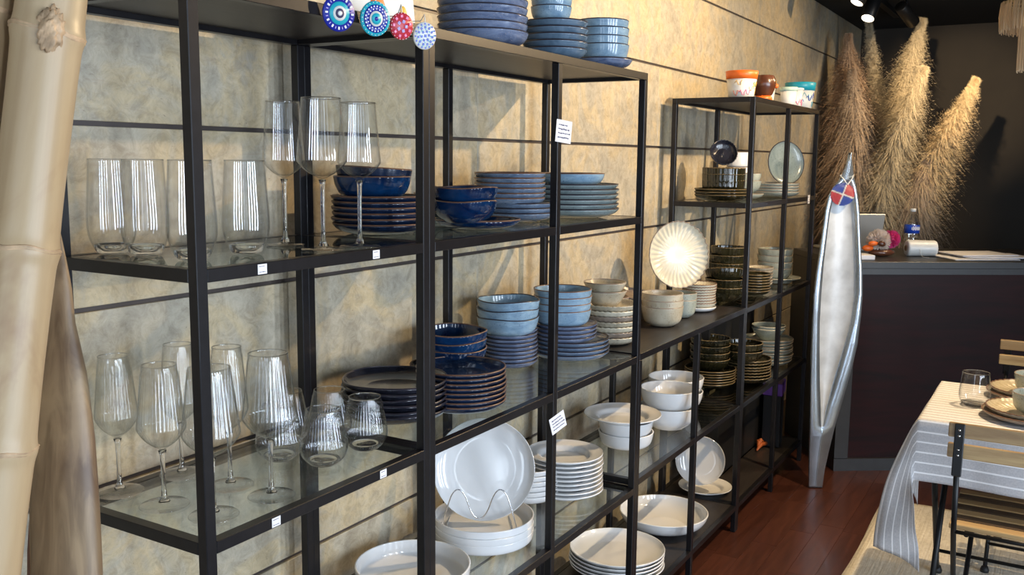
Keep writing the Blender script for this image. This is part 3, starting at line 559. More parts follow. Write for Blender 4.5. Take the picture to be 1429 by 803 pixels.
bm = bmesh.new(); bmesh.ops.create_uvsphere(bm, u_segments=20, v_segments=10, radius=1); bmesh.ops.scale(bm, vec=(0.008, 0.0015, 0.013), verts=bm.verts); obj('yellow_blob', bm2me(bm), M_YEL, t, (0.055, -0.0045, 0.016))

# ------------------------------------------------------------------ painted cups on the farthest unit
def cup(name, label, loc, R, h, body, band, bandh=0.28, taper=0.76, marks=(), rz=0, cat='cup'):
    t = thing(name, label, cat, loc, (0, 0, rz)); rb = R*taper; zb = h*(1-bandh); rz_ = rb+(R-rb)*(1-bandh)
    obj('body', lathe([(0, 0), (rb*.94, 0), (rb, .02*h), (rz_, zb), (rz_-.003, zb), (rb-.003, .05*h), (0, .05*h)], 40), body, t)
    obj('rim_band', lathe([(rz_-.004, zb), (rz_+.0015, zb), (R+.001, h), (R-.002, h+.001), (R-.005, h-.001), (rz_-.004, zb)], 40), band, t)
    for m, seed, n in marks:
        random.seed(seed); bm = bmesh.new()
        for k in range(n):
            a0 = random.uniform(2.6, 5.4); z0 = random.uniform(.12, .62)*h; pts = []
            for q in range(7):
                a = a0+q*0.09+0.05*math.sin(q*2+k); zz = min(zb*0.95, max(0.03*h, z0+0.10*h*math.sin(q*1.3+k))); rr = rb+(R-rb)*zz/h+0.0004
                pts.append((rr*math.cos(a), rr*math.sin(a), zz))
            add_tube(bm, pts, 0.0011, 5)
        obj('painted_scroll', bm2me(bm), m, t)
    return t
cup('painted_cup', 'large white cup with an orange rim and scrollwork', (2.500, 0.075, ZT+E_), 0.056, 0.092, M_WHT, M_ORANGE, 0.30, 0.78, [(M_YEL, 1, 4), (M_ORANGE, 2, 3), (M_PINK, 4, 2), (M_GREEN, 5, 1)])
t = thing('round_cup', 'round polished brown cup with orange base and knob', 'cup', (2.695, 0.052, ZT+E_))
obj('body', shell([(0, .018), (.028, .018), (.034, .025), (.0455, .055), (.044, .075), (.036, .092)], .003, 40, None, 2, False)[0], M_COCO, t)
obj('base', lathe([(0, 0), (.032, 0), (.033, .012), (.028, .0182), (0, .0182)], 32), M_ORANGE, t)
bm = bmesh.new(); bmesh.ops.create_uvsphere(bm, u_segments=16, v_segments=8, radius=.009); obj('knob', bm2me(bm), M_ORANGE, t, (0.020, -0.041, 0.055))
cup('painted_cup', 'white cup with a yellow rim behind the small white cups', (2.98, 0.130, ZT+E_), 0.045, 0.095, M_WHT, M_YEL, 0.24, 0.8, [(M_YEL, 3, 4)])
cup('small_cup', 'small white cup with a green dotted rim', (3.000, 0.038, ZT+E_), 0.0345, 0.070, M_WHT, plain('pale_mint_rim', (0.50, 0.66, 0.56), 0.4), 0.22, 0.78, [])
cup('small_cup', 'small white cup with a pink flower', (3.125, 0.045, ZT+E_), 0.0345, 0.075, M_WHT, M_WHT, 0.12, 0.78, [(M_PINK, 7, 3)])
cup('painted_cup', 'white and blue cup with a broad teal rim', (3.325, 0.074, ZT+E_), 0.064, 0.112, M_WHT, M_TEAL, 0.30, 0.76, [(M_BLUE, 11, 5), (M_TEAL, 12, 4)])

# ------------------------------------------------------------------ black crates and odds at the dark far end
def crate(label, loc, sx, sy, sz):
    t = thing('storage_crate', label, 'crate', loc); th = 0.006
    bm = bmesh.new(); add_box(bm, 0, 0, th/2, sx, sy, th)
    for s in (-1, 1): add_box(bm, s*(sx/2-th/2), 0, sz/2, th, sy, sz); add_box(bm, 0, s*(sy/2-th/2), sz/2, sx-2*th, th, sz)
    obj('body', bm2me(bm, smooth=False), M_BLACKPL, t)
    obj('lip', ring_box(sx, sy, sz, 0.004), M_BLACKPL, t); return t
def ring_box(sx, sy, z, e):
    bm = bmesh.new()
    for s in (-1, 1): add_box(bm, s*sx/2, 0, z, 2*e, sy+2*e, 2*e); add_box(bm, 0, s*sy/2, z, sx-2*e, 2*e, 2*e)
    return bm2me(bm, smooth=False)
crate('black plastic crate behind the pale sage plates', (3.02, 0.254, ZC2+E_), 0.62, 0.050, 0.255)
crate('long black crate at the back of the bottom shelf near the counter', (2.98, 0.215, ZB+E_), 0.70, 0.13, 0.26)
t = tag(obj('folded_cloth', box_me(-0.06, 0.06, -0.04, 0.04, 0, 0.045, 0.008), M_PURPLE, None, (3.27, 0.075, ZB+0.25)), None)
bpy.data.objects.remove(t)
t = thing('gift_box', 'dark box with a purple lid on the bottom shelf at the far end', 'box', (3.24, 0.10, ZB+E_), (0, 0, 0.15))
obj('lid', box_me(-0.062, 0.062, -0.042, 0.042, 0.23, 0.285, 0.003), M_PURPLE, t); obj('body', box_me(-0.058, 0.058, -0.038, 0.038, 0, 0.2296, 0.002), M_BLACKPL, t)
bm = bmesh.new()
for k in range(4): add_tube(bm, [(-0.09+0.02*k, 0, 0.006), (-0.03, 0.012*math.sin(k), 0.016+0.006*k), (0.04, 0.01*k-0.015, 0.012), (0.10-0.015*k, 0, 0.006)], [0.004, 0.010, 0.010, 0.004], 7)
tag(obj('dried_pods', bm2me(bm), plain('rusty_pod', (0.42, 0.10, 0.025), 0.5), None, (3.17, 0.12, ZB+E_)), 'orange brown dried pods on the bottom black shelf', 'decoration')

# ------------------------------------------------------------------ silver boat-shaped sculpture
SX, SY = 3.050, -0.140; K = 1/345.0
sc = thing('boat_sculpture', 'tall silver hollow boat shaped sculpture standing before the counter', 'sculpture', (SX, SY, 0), (0, 0, -1.03))
outl = [(676, 1129.5, 1150), (651, 1128.5, 1152), (620, 1127.5, 1157), (588, 1126.5, 1163), (550, 1125, 1172), (510, 1123.5, 1181), (470, 1122.5, 1188), (430, 1122, 1190.5), (400, 1122, 1191), (370, 1124, 1189), (340, 1127, 1185), (310, 1129.5, 1182), (285, 1131.5, 1179.5), (265, 1135, 1176), (252, 1142, 1173), (243, 1149, 1170), (232, 1154, 1167.5), (220, 1158, 1165.5), (207, 1160.5, 1163.5)]
inl = [(588, 1143, 1145.5), (560, 1141, 1150), (520, 1137.5, 1160), (480, 1135, 1170), (440, 1133, 1179), (400, 1133, 1183), (360, 1134, 1181), (320, 1136.5, 1177), (290, 1138.5, 1174), (270, 1142, 1171), (255, 1149, 1167), (247, 1154, 1163)]
def pxm(y, x): return ((x-1140)*K, (677-y)/340.0)
bm = bmesh.new()
def interp(tab, y):
    for a, b in zip(tab, tab[1:]):
        if a[0] >= y >= b[0]:
            f = (a[0]-y)/(a[0]-b[0]); return (a[1]+(b[1]-a[1])*f, a[2]+(b[2]-a[2])*f)
    return None
ys = sorted(set([o[0] for o in outl]+[i[0] for i in inl]+list(range(210, 676, 8))), reverse=True); secs = []
for y in ys:
    L, R = interp(outl, y); i = interp(inl, y); xl, z = pxm(y, L); xr, _ = pxm(y, R); c = (xl+xr)/2
    dpt = 0.020+0.045*max(0, math.sin(PI*min(1, max(0, (677-y)/470))))
    if i: a, b = pxm(y, i[0])[0], pxm(y, i[1])[0]; rec = 0.030*min(1, (b-a)/0.06)
    else: a, b, rec = c-0.001, c+0.001, -0.003
    e = 0.006
    secs.append([bm.verts.new(p) for p in ((xl, 0, z), (xl+e*.6, -0.006, z), (a-0.002, -0.006, z), (a, -0.006+rec*.8, z), (c, -0.006+rec*1.2, z), (b, -0.006+rec*.8, z), (b+0.002, -0.006, z), (xr-e*.6, -0.006, z), (xr, 0, z), ((xr+c)/2, dpt*.8, z), (c, dpt, z), ((xl+c)/2, dpt*.8, z))])
inner_faces = []
for a, b in zip(secs, secs[1:]):
    n = len(a)
    for k in range(n):
        f = bm.faces.new((a[k], a[(k+1) % n], b[(k+1) % n], b[k])); z = (a[0].co.z+b[0].co.z)/2
        if k in (3, 4) and z > (677-590)/340.0 and z < (677-248)/340.0: f.material_index = 1
bm.faces.new(secs[0][::-1]); bm.faces.new(secs[-1])
me = bm2me(bm); me.materials.append(M_SILVER); me.materials.append(M_INNER)
bd = obj('hull', me, None, sc)
nk = thing('beaded_necklace', 'red white and blue beaded necklace hung on the silver sculpture', 'necklace', (SX, SY, 0), (0, 0, -1.03))
def P2(x, y, d=-0.012): q = pxm(y, x); return (q[0], d, q[1])
obj('cord', tube_me([P2(1149, 238, -0.002), P2(1152, 241, -0.013), P2(1159, 250, -0.016), P2(1165, 241, -0.013), P2(1168, 237, -0.002), P2(1160, 235, 0.016), P2(1149, 238, -0.002)], 0.0022, 8), M_WHT, nk)
bms = {k: bmesh.new() for k in ('blue', 'red', 'white')}
cx_, cy_ = 1153, 263
for i in range(-15, 16):
    for j in range(-15, 16):
        px, py = cx_+i*1.12, cy_+j*1.06
        if (px-cx_)**2/272+(py-cy_)**2/232 > 1: continue
        u, v_ = (px-cx_)*0.95+(py-cy_)*0.32, (py-cy_)*0.95-(px-cx_)*0.32
        c = 'white' if (abs(u) < 1.1 or abs(v_) < 1.1) else ('blue' if u*v_ > 0 else 'red')
        q = P2(px, py, -0.012-0.006*(1-((px-cx_)**2+(py-cy_)**2)/300)); bmesh.ops.create_icosphere(bms[c], subdivisions=1, radius=0.0017, matrix=Matrix.Translation(q))
for k, m in (('blue', M_BLUE), ('red', M_RED), ('white', M_WHT)):
    o = obj('beads', bm2me(bms[k]), m, nk); o['kind'] = 'stuff'; o['label'] = k+' beads of the pendant'
obj('backing', lathe([(0, 0), (0.044, 0), (0.044, 0.002), (0, 0.002)], 24), M_WHT, nk, P2(cx_, cy_, -0.0085), (PI/2, 0, 0))

# ------------------------------------------------------------------ counter
CU = Vector((0.562, -0.827, 0)); CN = Vector((0.827, 0.562, 0)); CA = Vector((3.307, -0.158, 0)); CR = math.atan2(CU.y, CU.x); CT = 0.925
def cp(s, d, z=CT): p = CA+CU*s+CN*d; return (p.x, p.y, z)
ct = thing('counter', 'dark counter with a recessed dark red front panel', 'counter', tuple(CA), (0, 0, CR))
LC = 1.7; DC = 0.62
obj('top', box_me(0, LC, 0, DC, CT-0.03, CT, 0.002), M_COUNTER, ct)
obj('front_frame', (lambda bm: (add_box(bm, LC/2, 0.012, CT-0.03-0.0125, LC, 0.02, 0.025), add_box(bm, LC/2, 0.012, 0.0275, LC, 0.02, 0.055), add_box(bm, 0.030, 0.012, 0.4735, 0.06, 0.02, 0.832), add_box(bm, LC-0.03, 0.012, 0.4735, 0.06, 0.02, 0.832), bm2me(bm, smooth=False))[-1])(bmesh.new()), M_COUNTER, ct)
obj('front_panel', box_me(0.06, LC-0.06, 0.016, 0.024, 0.055, CT-0.055, 0), M_REDWOOD, ct)
for x in (0.01, LC-0.01): obj('side_panel', box_me(x-0.01, x+0.01, 0.024, DC, 0, CT-0.03, 0.001), M_COUNTER, ct)
# things on it
la = thing('laptop', 'open grey laptop seen from behind on the counter', 'laptop', cp(0.245, 0.49), (0, 0, CR))
obj('base', box_me(-0.125, 0.125, -0.005, 0.19, 0.0006, 0.012, 0.002), M_GREYLAP if 'M_GREYLAP' in globals() else plain('grey_alloy', (0.42, 0.42, 0.40), 0.35, 0.5), la)
obj('screen_lid', box_me(-0.125, 0.125, -0.004, 0.003, 0.012, 0.185, 0.003), plain('grey_alloy_lid', (0.42, 0.41, 0.38), 0.4, 0.4), la, (0, 0, 0), (0.25, 0, 0))
obj('lid_edge', box_me(-0.127, 0.127, -0.0015, 0.0045, 0.1862, 0.190, 0.001), M_BLACKPL, la, (0, 0, 0), (0.25, 0, 0))
bt = thing('water_bottle', 'clear plastic water bottle with a blue label on the counter', 'bottle', cp(0.49, 0.42))
obj('body', lathe(glass_wall([(0, 0.001), (.028, 0.001), (.033, .006), (.031, .02), (.0335, .035), (.031, .045), (.0335, .06), (.031, .07), (.0335, .085), (.0335, .135), (.032, .142), (.022, .172), (.0135, .184), (.0125, .192)], .004, .0008), 40), glassy('pet_plastic', (0.97, 0.98, 0.98), (0.78, 0.80, 0.82), 1.0, 0.10), bt)
obj('label', lathe([(.0338, .092), (.0345, .092), (.0345, .131), (.0338, .131), (.0338, .092)], 40), M_BLUE, bt)
bm = bmesh.new(); random.seed(5)
for k in range(9):
    a = 3.3+k*0.16; add_box(bm, .0347*math.cos(a), .0347*math.sin(a), .115, .0008, .0034, .012+0.006*(k % 2), Matrix.Rotation(a, 3, 'Z'))
obj('label_lettering', bm2me(bm, smooth=False), M_WHT, bt)
obj('cap', lathe([(0, .193), (.0135, .193), (.0135, .205), (.012, .207), (0, .207)], 28), M_WHT, bt)
spd = thing('thread_spool', 'large white cone of thread lying on the counter', 'spool', cp(0.445, 0.235, CT+0.0375), (0, 0, CR-0.10))
def spw(th, r, z): return (r+0.0006*math.sin(z*1400+th), z)
obj('thread', lathe([(.013, -.065), (.030, -.066), (.0365, -.060)]+[(.0368-0.00003*k, -.060+.0024*k) for k in range(1, 50)]+[(.034, .064), (.020, .067), (.013, .067), (.013, -.065)], 48, spw), M_WHT, spd, (0, 0, 0), (0, PI/2, 0))
obj('tube', lathe([(.009, -.069), (.0125, -.069), (.0125, .068), (.009, .068), (.009, -.069)], 28), plain('cardboard', (0.33, 0.22, 0.12), 0.8), spd, (0, 0, 0), (0, PI/2, 0))
obj('thread_tail', wire([(-0.02, -0.0375, 0.0), (-0.014, -0.040, -0.018), (-0.010, -0.044, -0.034), (-0.006, -0.060, -0.0362), (0.01, -0.075, -0.0362)], 0.0010), M_WHT, spd)
random.seed(12)
for k, (s, d, a, wd, hd, z) in enumerate([(0.66, 0.17, 0.05, 0.30, 0.21, 0.0), (0.74, 0.19, -0.06, 0.29, 0.20, 0.0045), (0.70, 0.21, 0.10, 0.27, 0.20, 0.009)]):
    t = thing('paper_stack', ['loose white papers lowest on the counter right of the spool', 'white papers lying askew in the middle of the pile', 'topmost curled bundle of papers on the counter'][k], 'papers', cp(s, d, CT+0.0006+z*1.4), (0, 0, CR+a), 'papers on the counter')
    for q in range(3): obj('sheet', box_me(-wd/2, wd/2, -hd/2, hd/2, 0.0018*q, 0.0018*q+0.0012, 0), M_PAPER, t, (random.uniform(-.006, .006), random.uniform(-.006, .006), 0), (0, 0, random.uniform(-.03, .03)))
tag(obj('document_folder', box_me(-0.13, 0.13, -0.10, 0.10, 0, 0.012, 0.003), M_BLACKPL, None, cp(1.02, 0.22, CT+0.0006), (0, 0, CR)), 'black document folder on the counter right of the papers', 'folder')
tag(obj('white_box', box_me(-0.085, 0.085, -0.05, 0.05, 0, 0.020, 0.002), M_PAPER, None, cp(0.075, 0.12, CT+0.0006), (0, 0, CR)), 'flat white box on the counter beside the sculpture', 'box')
cup('pen_cup', 'narrow lilac cup on the counter by the laptop', cp(0.045, 0.30), 0.022, 0.085, M_LILAC, M_WHT, 0.15, 0.9, [], 0, 'cup')
# pompom bird
bd = thing('pompom_toy', 'fluffy white and pink pompom toy with orange felt ends', 'toy', cp(0.245, 0.23), (0, 0, CR))
def pompom(r, n, seed, sy=1.0):
    random.seed(seed); bm = bmesh.new()
    for k in range(n):
        v = Vector((random.gauss(0, 1), random.gauss(0, 1), random.gauss(0, 1))).normalized(); a = v.orthogonal().normalized(); b = v.cross(a); w_ = 0.0018
        tip = v*r*random.uniform(.92, 1.08)+a*random.uniform(-1, 1)*.004; base = v*r*0.25
        vs = [bm.verts.new(base+w_*(math.cos(q)*a+math.sin(q)*b)) for q in (0, 2.1, 4.2)]; tp = [bm.verts.new(tip+w_*.6*(math.cos(q)*a+math.sin(q)*b)) for q in (0, 2.1, 4.2)]
        for q in range(3): bm.faces.new((vs[q], vs[(q+1) % 3], tp[(q+1) % 3], tp[q]))
        bm.faces.new(tp)
    bmesh.ops.create_icosphere(bm, subdivisions=2, radius=r*.6)
    return bm2me(bm, smooth=False, recalc=False)
for nm, m, r, n, sd, p in [('white_pompom', plain('white_yarn', (0.80, 0.70, 0.62), 0.9), 0.052, 1300, 1, (0, 0, 0.070)), ('pink_pompom', M_PINK, 0.040, 800, 2, (0.058, 0.005, 0.078))]:
    o = obj(nm, pompom(r, n, sd), m, bd, p); o['kind'] = 'stuff'
def blob(r, sc_): bm = bmesh.new(); bmesh.ops.create_uvsphere(bm, u_segments=18, v_segments=10, radius=r); bmesh.ops.scale(bm, vec=sc_, verts=bm.verts); return bm2me(bm)
obj('dark_seed', blob(.016, (1.1, .7, .8)), M_COCO, bd, (-.012, -.058, .062), (0, 0.4, 0)); obj('felt_foot', blob(.020, (1.3, .8, .7)), M_ORANGE, bd, (-.062, -.030, .040)); obj('felt_beak', blob(.016, (1.4, .8, .7)), M_ORANGE, bd, (-.045, -.045, .062)); obj('dark_base', blob(.040, (1.5, .8, .45)), M_COCO, bd, (.01, -.012, .019))

# ------------------------------------------------------------------ pampas grass
M_PAM = [plain('pampas_'+n, c, 0.9, 0, 0, 0.18, 6) for n, c in (('brown', (0.50, 0.34, 0.22)), ('cream', (0.56, 0.47, 0.32)), ('gold', (0.66, 0.52, 0.32)), ('taupe', (0.50, 0.38, 0.27)))]
M_STALK = plain('dry_stalk', (0.45, 0.36, 0.2), 0.7)
def bez(p, t):
    a, b, c, d = [Vector(q) for q in p]; s = 1-t; return a*s**3+b*3*s*s*t+c*3*s*t*t+d*t**3
def pampas(label, pts, f0, width, n, mat, seed, droop, stalk_r=0.006, ln=0.16):
    random.seed(seed); base = Vector(pts[0]); t = thing('pampas_plume', label, 'pampas grass', tuple(base), (0, 0, 0), 'pampas plumes behind the counter')
    P = [Vector(q)-base for q in pts]
    obj('stalk', tube_me([bez(P, k/16) for k in range(17)], [stalk_r*(1-.7*k/16) for k in range(17)], 7), M_STALK, t)
    verts = []; faces = []
    for i in range(int(n*1.5)):
        f = random.random()**0.85; u = f0+(1-f0)*f; p = bez(P, u); tg = (bez(P, min(1, u+.02))-bez(P, max(0, u-.02))).normalized()
        env = max(0.07, 1-f**3.2)*min(1, .45+1.6*f)
        ph = random.random()*2*PI; a = tg.orthogonal().normalized(); b = tg.cross(a); out = math.cos(ph)*a+math.sin(ph)*b
        L = ln*1.15*(0.45+0.75*random.random())*(0.55+0.45*env)*(1-0.25*f); out_ = random.random() < 0.10; spread = 1.2*width*env*(random.uniform(1.0, 1.5) if out_ else random.uniform(.25, 1.0)); L *= 1.25 if out_ else 1.0
        d0 = (tg*0.75+out*0.7).normalized(); q = p.copy(); seg = 5; wv = random.uniform(.0012, .0030); side = tg.cross(out).normalized()
        vel = (d0*L*0.4+out*spread*0.6); prev = None
        for k in range(seg+1):
            s = k/seg; pos = p+out*spread*s*0.95+tg*L*(s*0.9-0.25*s*s)-Vector((0, 0, 1))*droop*L*s*s*1.6; w_ = wv*(1-.75*s)
            idx = len(verts); verts += [pos-side*w_, pos+side*w_]
            if prev is not None: faces.append((prev, prev+1, idx+1, idx))
            prev = idx
            # short barbs
            if 0 < k < seg:
                for sg in (-1, 1):
                    j = len(verts); bd_ = (side*sg*0.8+out*.3+tg*.5-Vector((0, 0, .5))*droop).normalized()*0.022*random.uniform(.5, 1.2)
                    verts += [pos-tg*.0008, pos+tg*.0008, pos+bd_]; faces.append((j, j+1, j+2))
    me = bpy.data.meshes.new('plume'); me.from_pydata([tuple(v) for v in verts], [], faces); me.update()
    o = obj('plume', me, mat, t); o['kind'] = 'stuff'; return t
def pp(X, px, py):      # helper to lay out plume points on the plane x=X (metres, worked out from the room's measurements)
    return (X, px, py)
BX = (4.75, 0.02, 0.50)
pampas('broad brown plume against the stone wall', [(4.80, 0.10, 0.45), (4.82, 0.12, 1.0), (4.84, 0.165, 1.55), (4.86, 0.20, 2.06)], .08, 0.235, 8500, M_PAM[0], 1, .75)
pampas('second brown plume leaning beside the broad brown one', [(4.70, 0.06, 0.45), (4.72, 0.04, 0.95), (4.72, 0.10, 1.45), (4.72, 0.14, 1.85)], .08, 0.20, 6500, M_PAM[3], 2, .8)
pampas('slim pale plume between the brown and the cream ones', [(4.95, 0.02, 0.45), (5.00, -0.02, 1.0), (5.02, 0.02, 1.6), (5.05, 0.13, 2.16)], .30, 0.085, 2400, M_PAM[1], 3, .35)
pampas('tall cream plume with long drooping strands, in the middle', [(4.80, 0.00, 0.45), (4.85, -0.04, 1.0), (4.90, -0.05, 1.6), (4.95, -0.17, 2.13)], .18, 0.175, 6000, M_PAM[1], 4, .55)
pampas('shorter cream plume in front of the tall cream one', [(4.62, -0.01, 0.45), (4.62, -0.03, 0.95), (4.64, -0.10, 1.45), (4.64, -0.235, 1.84)], .10, 0.15, 6000, M_PAM[1], 5, .55)
pampas('golden plume leaning right over the counter', [(4.70, -0.06, 0.42), (4.72, -0.14, 0.95), (4.74, -0.30, 1.35), (4.78, -0.47, 1.78)], .16, 0.155, 6500, M_PAM[2], 6, .45)
pampas('low brown plume hanging behind the water bottle', [(4.66, -0.03, 0.42), (4.66, -0.16, 0.75), (4.66, -0.22, 1.05), (4.68, -0.28, 1.38)], .10, 0.19, 4600, M_PAM[3], 7, .8)
vs = thing('floor_vase', 'tall dark vase holding the pampas plumes behind the counter', 'vase', (4.76, 0.01, 0))
obj('body', shell([(0, 0), (.10, 0), (.11, .02), (.15, .25), (.13, .42), (.13, .50), (.15, .56)], .008, 40, None, 2, False)[0], M_SLATE, vs)

# ------------------------------------------------------------------ track lights and raffia lamp
tr = tag(obj('light_track', box_me(1.6, 5.3, -0.018, 0.018, 0, 0.03, 0.002), M_BLKMET, None, (0, 0.02, H-0.0305)), 'black ceiling light track above the shelves', 'light track')
M_LENS = plain('lit_lens', (1, 0.9, 0.7), 0.3, 0, 0, 0, 20, 0, ((1.0, 0.86, 0.62), 6))
def spotlight(label, loc, aim, r=0.034, L=0.15, mount=0.1):
    t = thing('track_spotlight', label, 'spotlight', loc, (0, 0, 0), 'ceiling spotlights')
    q = (Vector(aim)-Vector(loc)).to_track_quat('-Z', 'Y').to_euler()
    b = obj('housing', lathe([(r*.9, 0), (r, 0.002), (r, L), (r*.9, L+.004), (0, L+.004), (0, 0.012), (r*.9, 0.012), (r*.9, 0)], 32), M_BLKMET, t, (0, 0, 0), q)
    obj('lens', lathe([(0, 0.002), (r*.86, 0.002), (r*.86, 0.008), (0, 0.008)], 28), M_LENS, b)
    d = (Vector(loc)-Vector(aim)).normalized()*L*0.6
    obj('bracket', tube_me([tuple(d), (d.x, d.y, d.z+0.05), (d.x, d.y, H-loc[2]-0.001)], 0.007, 8), M_BLKMET, t)
spotlight('left glowing ceiling spotlight above the pampas grass', (4.02, 0.00, 2.105), (3.7, 0.3, 1.3))
spotlight('right glowing ceiling spotlight above the pampas grass', (4.42, 0.02, 2.085), (3.95, 0.15, 1.3), 0.036, 0.17)
spotlight('dark ceiling spotlight turned towards the back wall', (4.80, -0.15, 2.10), (5.6, -0.5, 1.6), 0.034, 0.15)
for i, (p, a, e, ang, bl) in enumerate(SPOTS):
    d = (Vector(p)-Vector(a)).normalized(); q = Vector(p)+d*0.012
    spotlight(['ceiling spotlight over the low unit', 'ceiling spotlight over the farthest unit', 'ceiling spotlight aimed at the bare stone', 'ceiling spotlight over the dining table', 'ceiling spotlight aimed at the plumes', 'ceiling spotlight aimed at the brown wall'][i]+', outside the picture', tuple(q), tuple(a), 0.03, 0.06)
M_RAF = plain('raffia', (0.62, 0.47, 0.30), 0.9, 0, 0, 0.15, 10)
lp = thing('raffia_lamp', 'pendant lamp fringed with pale raffia strands at the top right', 'lamp', (3.0, -0.86, 1.80))
obj('hoop', ring_me(0.16, 0.10, 0.006, 48), M_STALK, lp); obj('cable', tube_me([(0, 0, 0.10), (0, 0, 0.43)], 0.003, 6), M_BLKMET, lp)
obj('spokes', (lambda bm: (add_tube(bm, [(-0.16, 0, 0.10), (0.16, 0, 0.10)], 0.003, 6), add_tube(bm, [(0, -0.16, 0.10), (0, 0.16, 0.10)], 0.003, 6), bm2me(bm))[-1])(bmesh.new()), M_STALK, lp)
random.seed(9); bm = bmesh.new()
for tier, (r0, z1, z0, n) in enumerate([(0.163, 0.105, 0.008, 420), (0.10, 0.10, -0.13, 120)]):
    for k in range(n):
        a = 2*PI*k/n+random.uniform(-.01, .01); rr = r0*random.uniform(.97, 1.03); zz = z0+random.uniform(-.008, .008)
        pts = [(rr*math.cos(a), rr*math.sin(a), z1), (rr*1.02*math.cos(a+.01), rr*1.02*math.sin(a+.01), (z1+zz)/2), (rr*math.cos(a), rr*math.sin(a), zz)]
        add_tube(bm, pts, 0.0012, 3, False)
o = obj('fringe', bm2me(bm), M_RAF, lp); o['kind'] = 'stuff'

# ------------------------------------------------------------------ bamboo poles and dry sheath at the left edge
def bamboo_mat():
    m, nt, b = newmat('pale_bamboo'); b.inputs['Roughness'].default_value = 0.38
    co = coords(nt, (30, 30, 1.6)); st_ = noise(nt, 1.0, 6, co, 0.6, 0.6); co2 = coords(nt, (7, 7, 3)); bl = noise(nt, 1.0, 5, co2, 1.0, 0.6)
    col = mixc(nt, 0.5, ramp(nt, st_, [(0.3, (0.32, 0.20, 0.10)), (0.7, (0.52, 0.38, 0.22))]), ramp(nt, bl, [(0.33, (0.24, 0.12, 0.065)), (0.45, (0.45, 0.33, 0.19)), (0.7, (0.50, 0.40, 0.26))]))
    nt.links.new(col, b.inputs['Base Color']); bump(nt, b, st_, 0.15, 0.001); return m
M_BAM = bamboo_mat(); M_NODE = plain('bamboo_node', (0.47, 0.32, 0.19), 0.6, 0, 0, 0.35, 60, 0.6)
def bamboo(label, p0, p1, r, nodes):
    base = Vector(p0); d = Vector(p1)-base; L = d.length; t = thing('bamboo_pole', label, 'bamboo', p0, d.to_track_quat('Z', 'Y').to_euler())
    prof = [(0, 0), (r, 0)]; zs = sorted(nodes)
    def rad(z):
        q = min(abs(z-n_) for n_ in zs); return r*(1+0.07*math.exp(-(q/0.010)**2)+0.03*math.exp(-(q/0.05)**2))
    k = 0.0
    while k < L: prof.append((rad(k), k)); k += 0.004
    prof += [(r, L), (0, L)]
    def wf(th, rr, z): return (rr*(1+0.012*math.sin(2*th+z*3)+0.008*math.sin(th*3+z*9)), z)
    obj('culm', lathe(prof, 40, wf), M_BAM, t)
    for n_ in zs:
        def nw(th, rr, z): return (rr*(1+0.015*math.sin(2*th+n_*3)), z+0.003*math.sin(th+n_*9)+0.0012*math.sin(5*th))
        obj('node_ring', lathe([(r*1.05, -0.0035), (r*1.115, -0.0015), (r*1.085, 0.0), (r*1.13, 0.0018), (r*1.04, 0.0045), (r*1.05, -0.0035)], 48, nw), M_NODE, t, (0, 0, n_))
    return t
b1 = bamboo('thick pale bamboo pole at the left edge', (-0.413, 0.074, 0.0), (-0.108, 0.037, 1.78), 0.0355, [0.28, 0.62, 1.031, 1.255, 1.500])
o = obj('branch_scar', (lambda bm: (bmesh.ops.create_icosphere(bm, subdivisions=4, radius=1), [setattr(v, 'co', v.co*(1+0.22*math.sin(v.co.x*9+v.co.z*11)*math.cos(v.co.y*8+v.co.z*6))) for v in bm.verts], bmesh.ops.scale(bm, vec=(.016, .013, .026), verts=bm.verts), bm2me(bm))[-1])(bmesh.new()), M_NODE, b1, tuple(b1.rotation_euler.to_matrix().inverted() @ (Vector((-0.4130+0.1714*1.478, 0.074-0.0208*1.478, 1.478))+Vector((-0.859, -0.512, 0))*0.0285+Vector((0.512, -0.859, 0))*0.016-Vector((-0.413, 0.074, 0))))); o['label'] = 'rough knobbly scar at a joint'
bamboo('thinner bamboo pole behind the thick one at the picture edge', (-0.42, 0.150, 0.0), (-0.150, 0.100, 1.78), 0.030, [0.3, 0.8, 1.2, 1.525])
M_SHEATH = (lambda: (lambda m, nt, b: (b.inputs['Roughness'].__setattr__('default_value', 0.45), nt.links.new(mixc(nt, 0.5, ramp(nt, noise(nt, 1.0, 6, coords(nt, (55, 55, 3)), 0.8), [(0.38, (0.13, 0.075, 0.040)), (0.60, (0.40, 0.27, 0.15))]), ramp(nt, noise(nt, 5, 4, coords(nt), 1.0), [(0.35, (0.13, 0.08, 0.05)), (0.7, (0.42, 0.31, 0.17))])), b.inputs['Base Color']), m)[-1])(*newmat('dry_palm_sheath')))()
sh = thing('palm_sheath', 'brown dry palm sheath standing between the bamboo and the shelf', 'dried palm', (-0.237, -0.025, 0))
HW = [(0, .030), (.5, .040), (.832, .043), (.92, .042), (.999, .039), (1.074, .032), (1.139, .019), (1.183, .016), (1.23, .008), (1.26, .002)]
def hwz(z):
    for p, q in zip(HW, HW[1:]):
        if p[0] <= z <= q[0]: return p[1]+(q[1]-p[1])*(z-p[0])/(q[0]-p[0])
    return .002
WX = Vector((0.512, -0.859, 0)); WD = Vector((0.859, 0.512, 0))
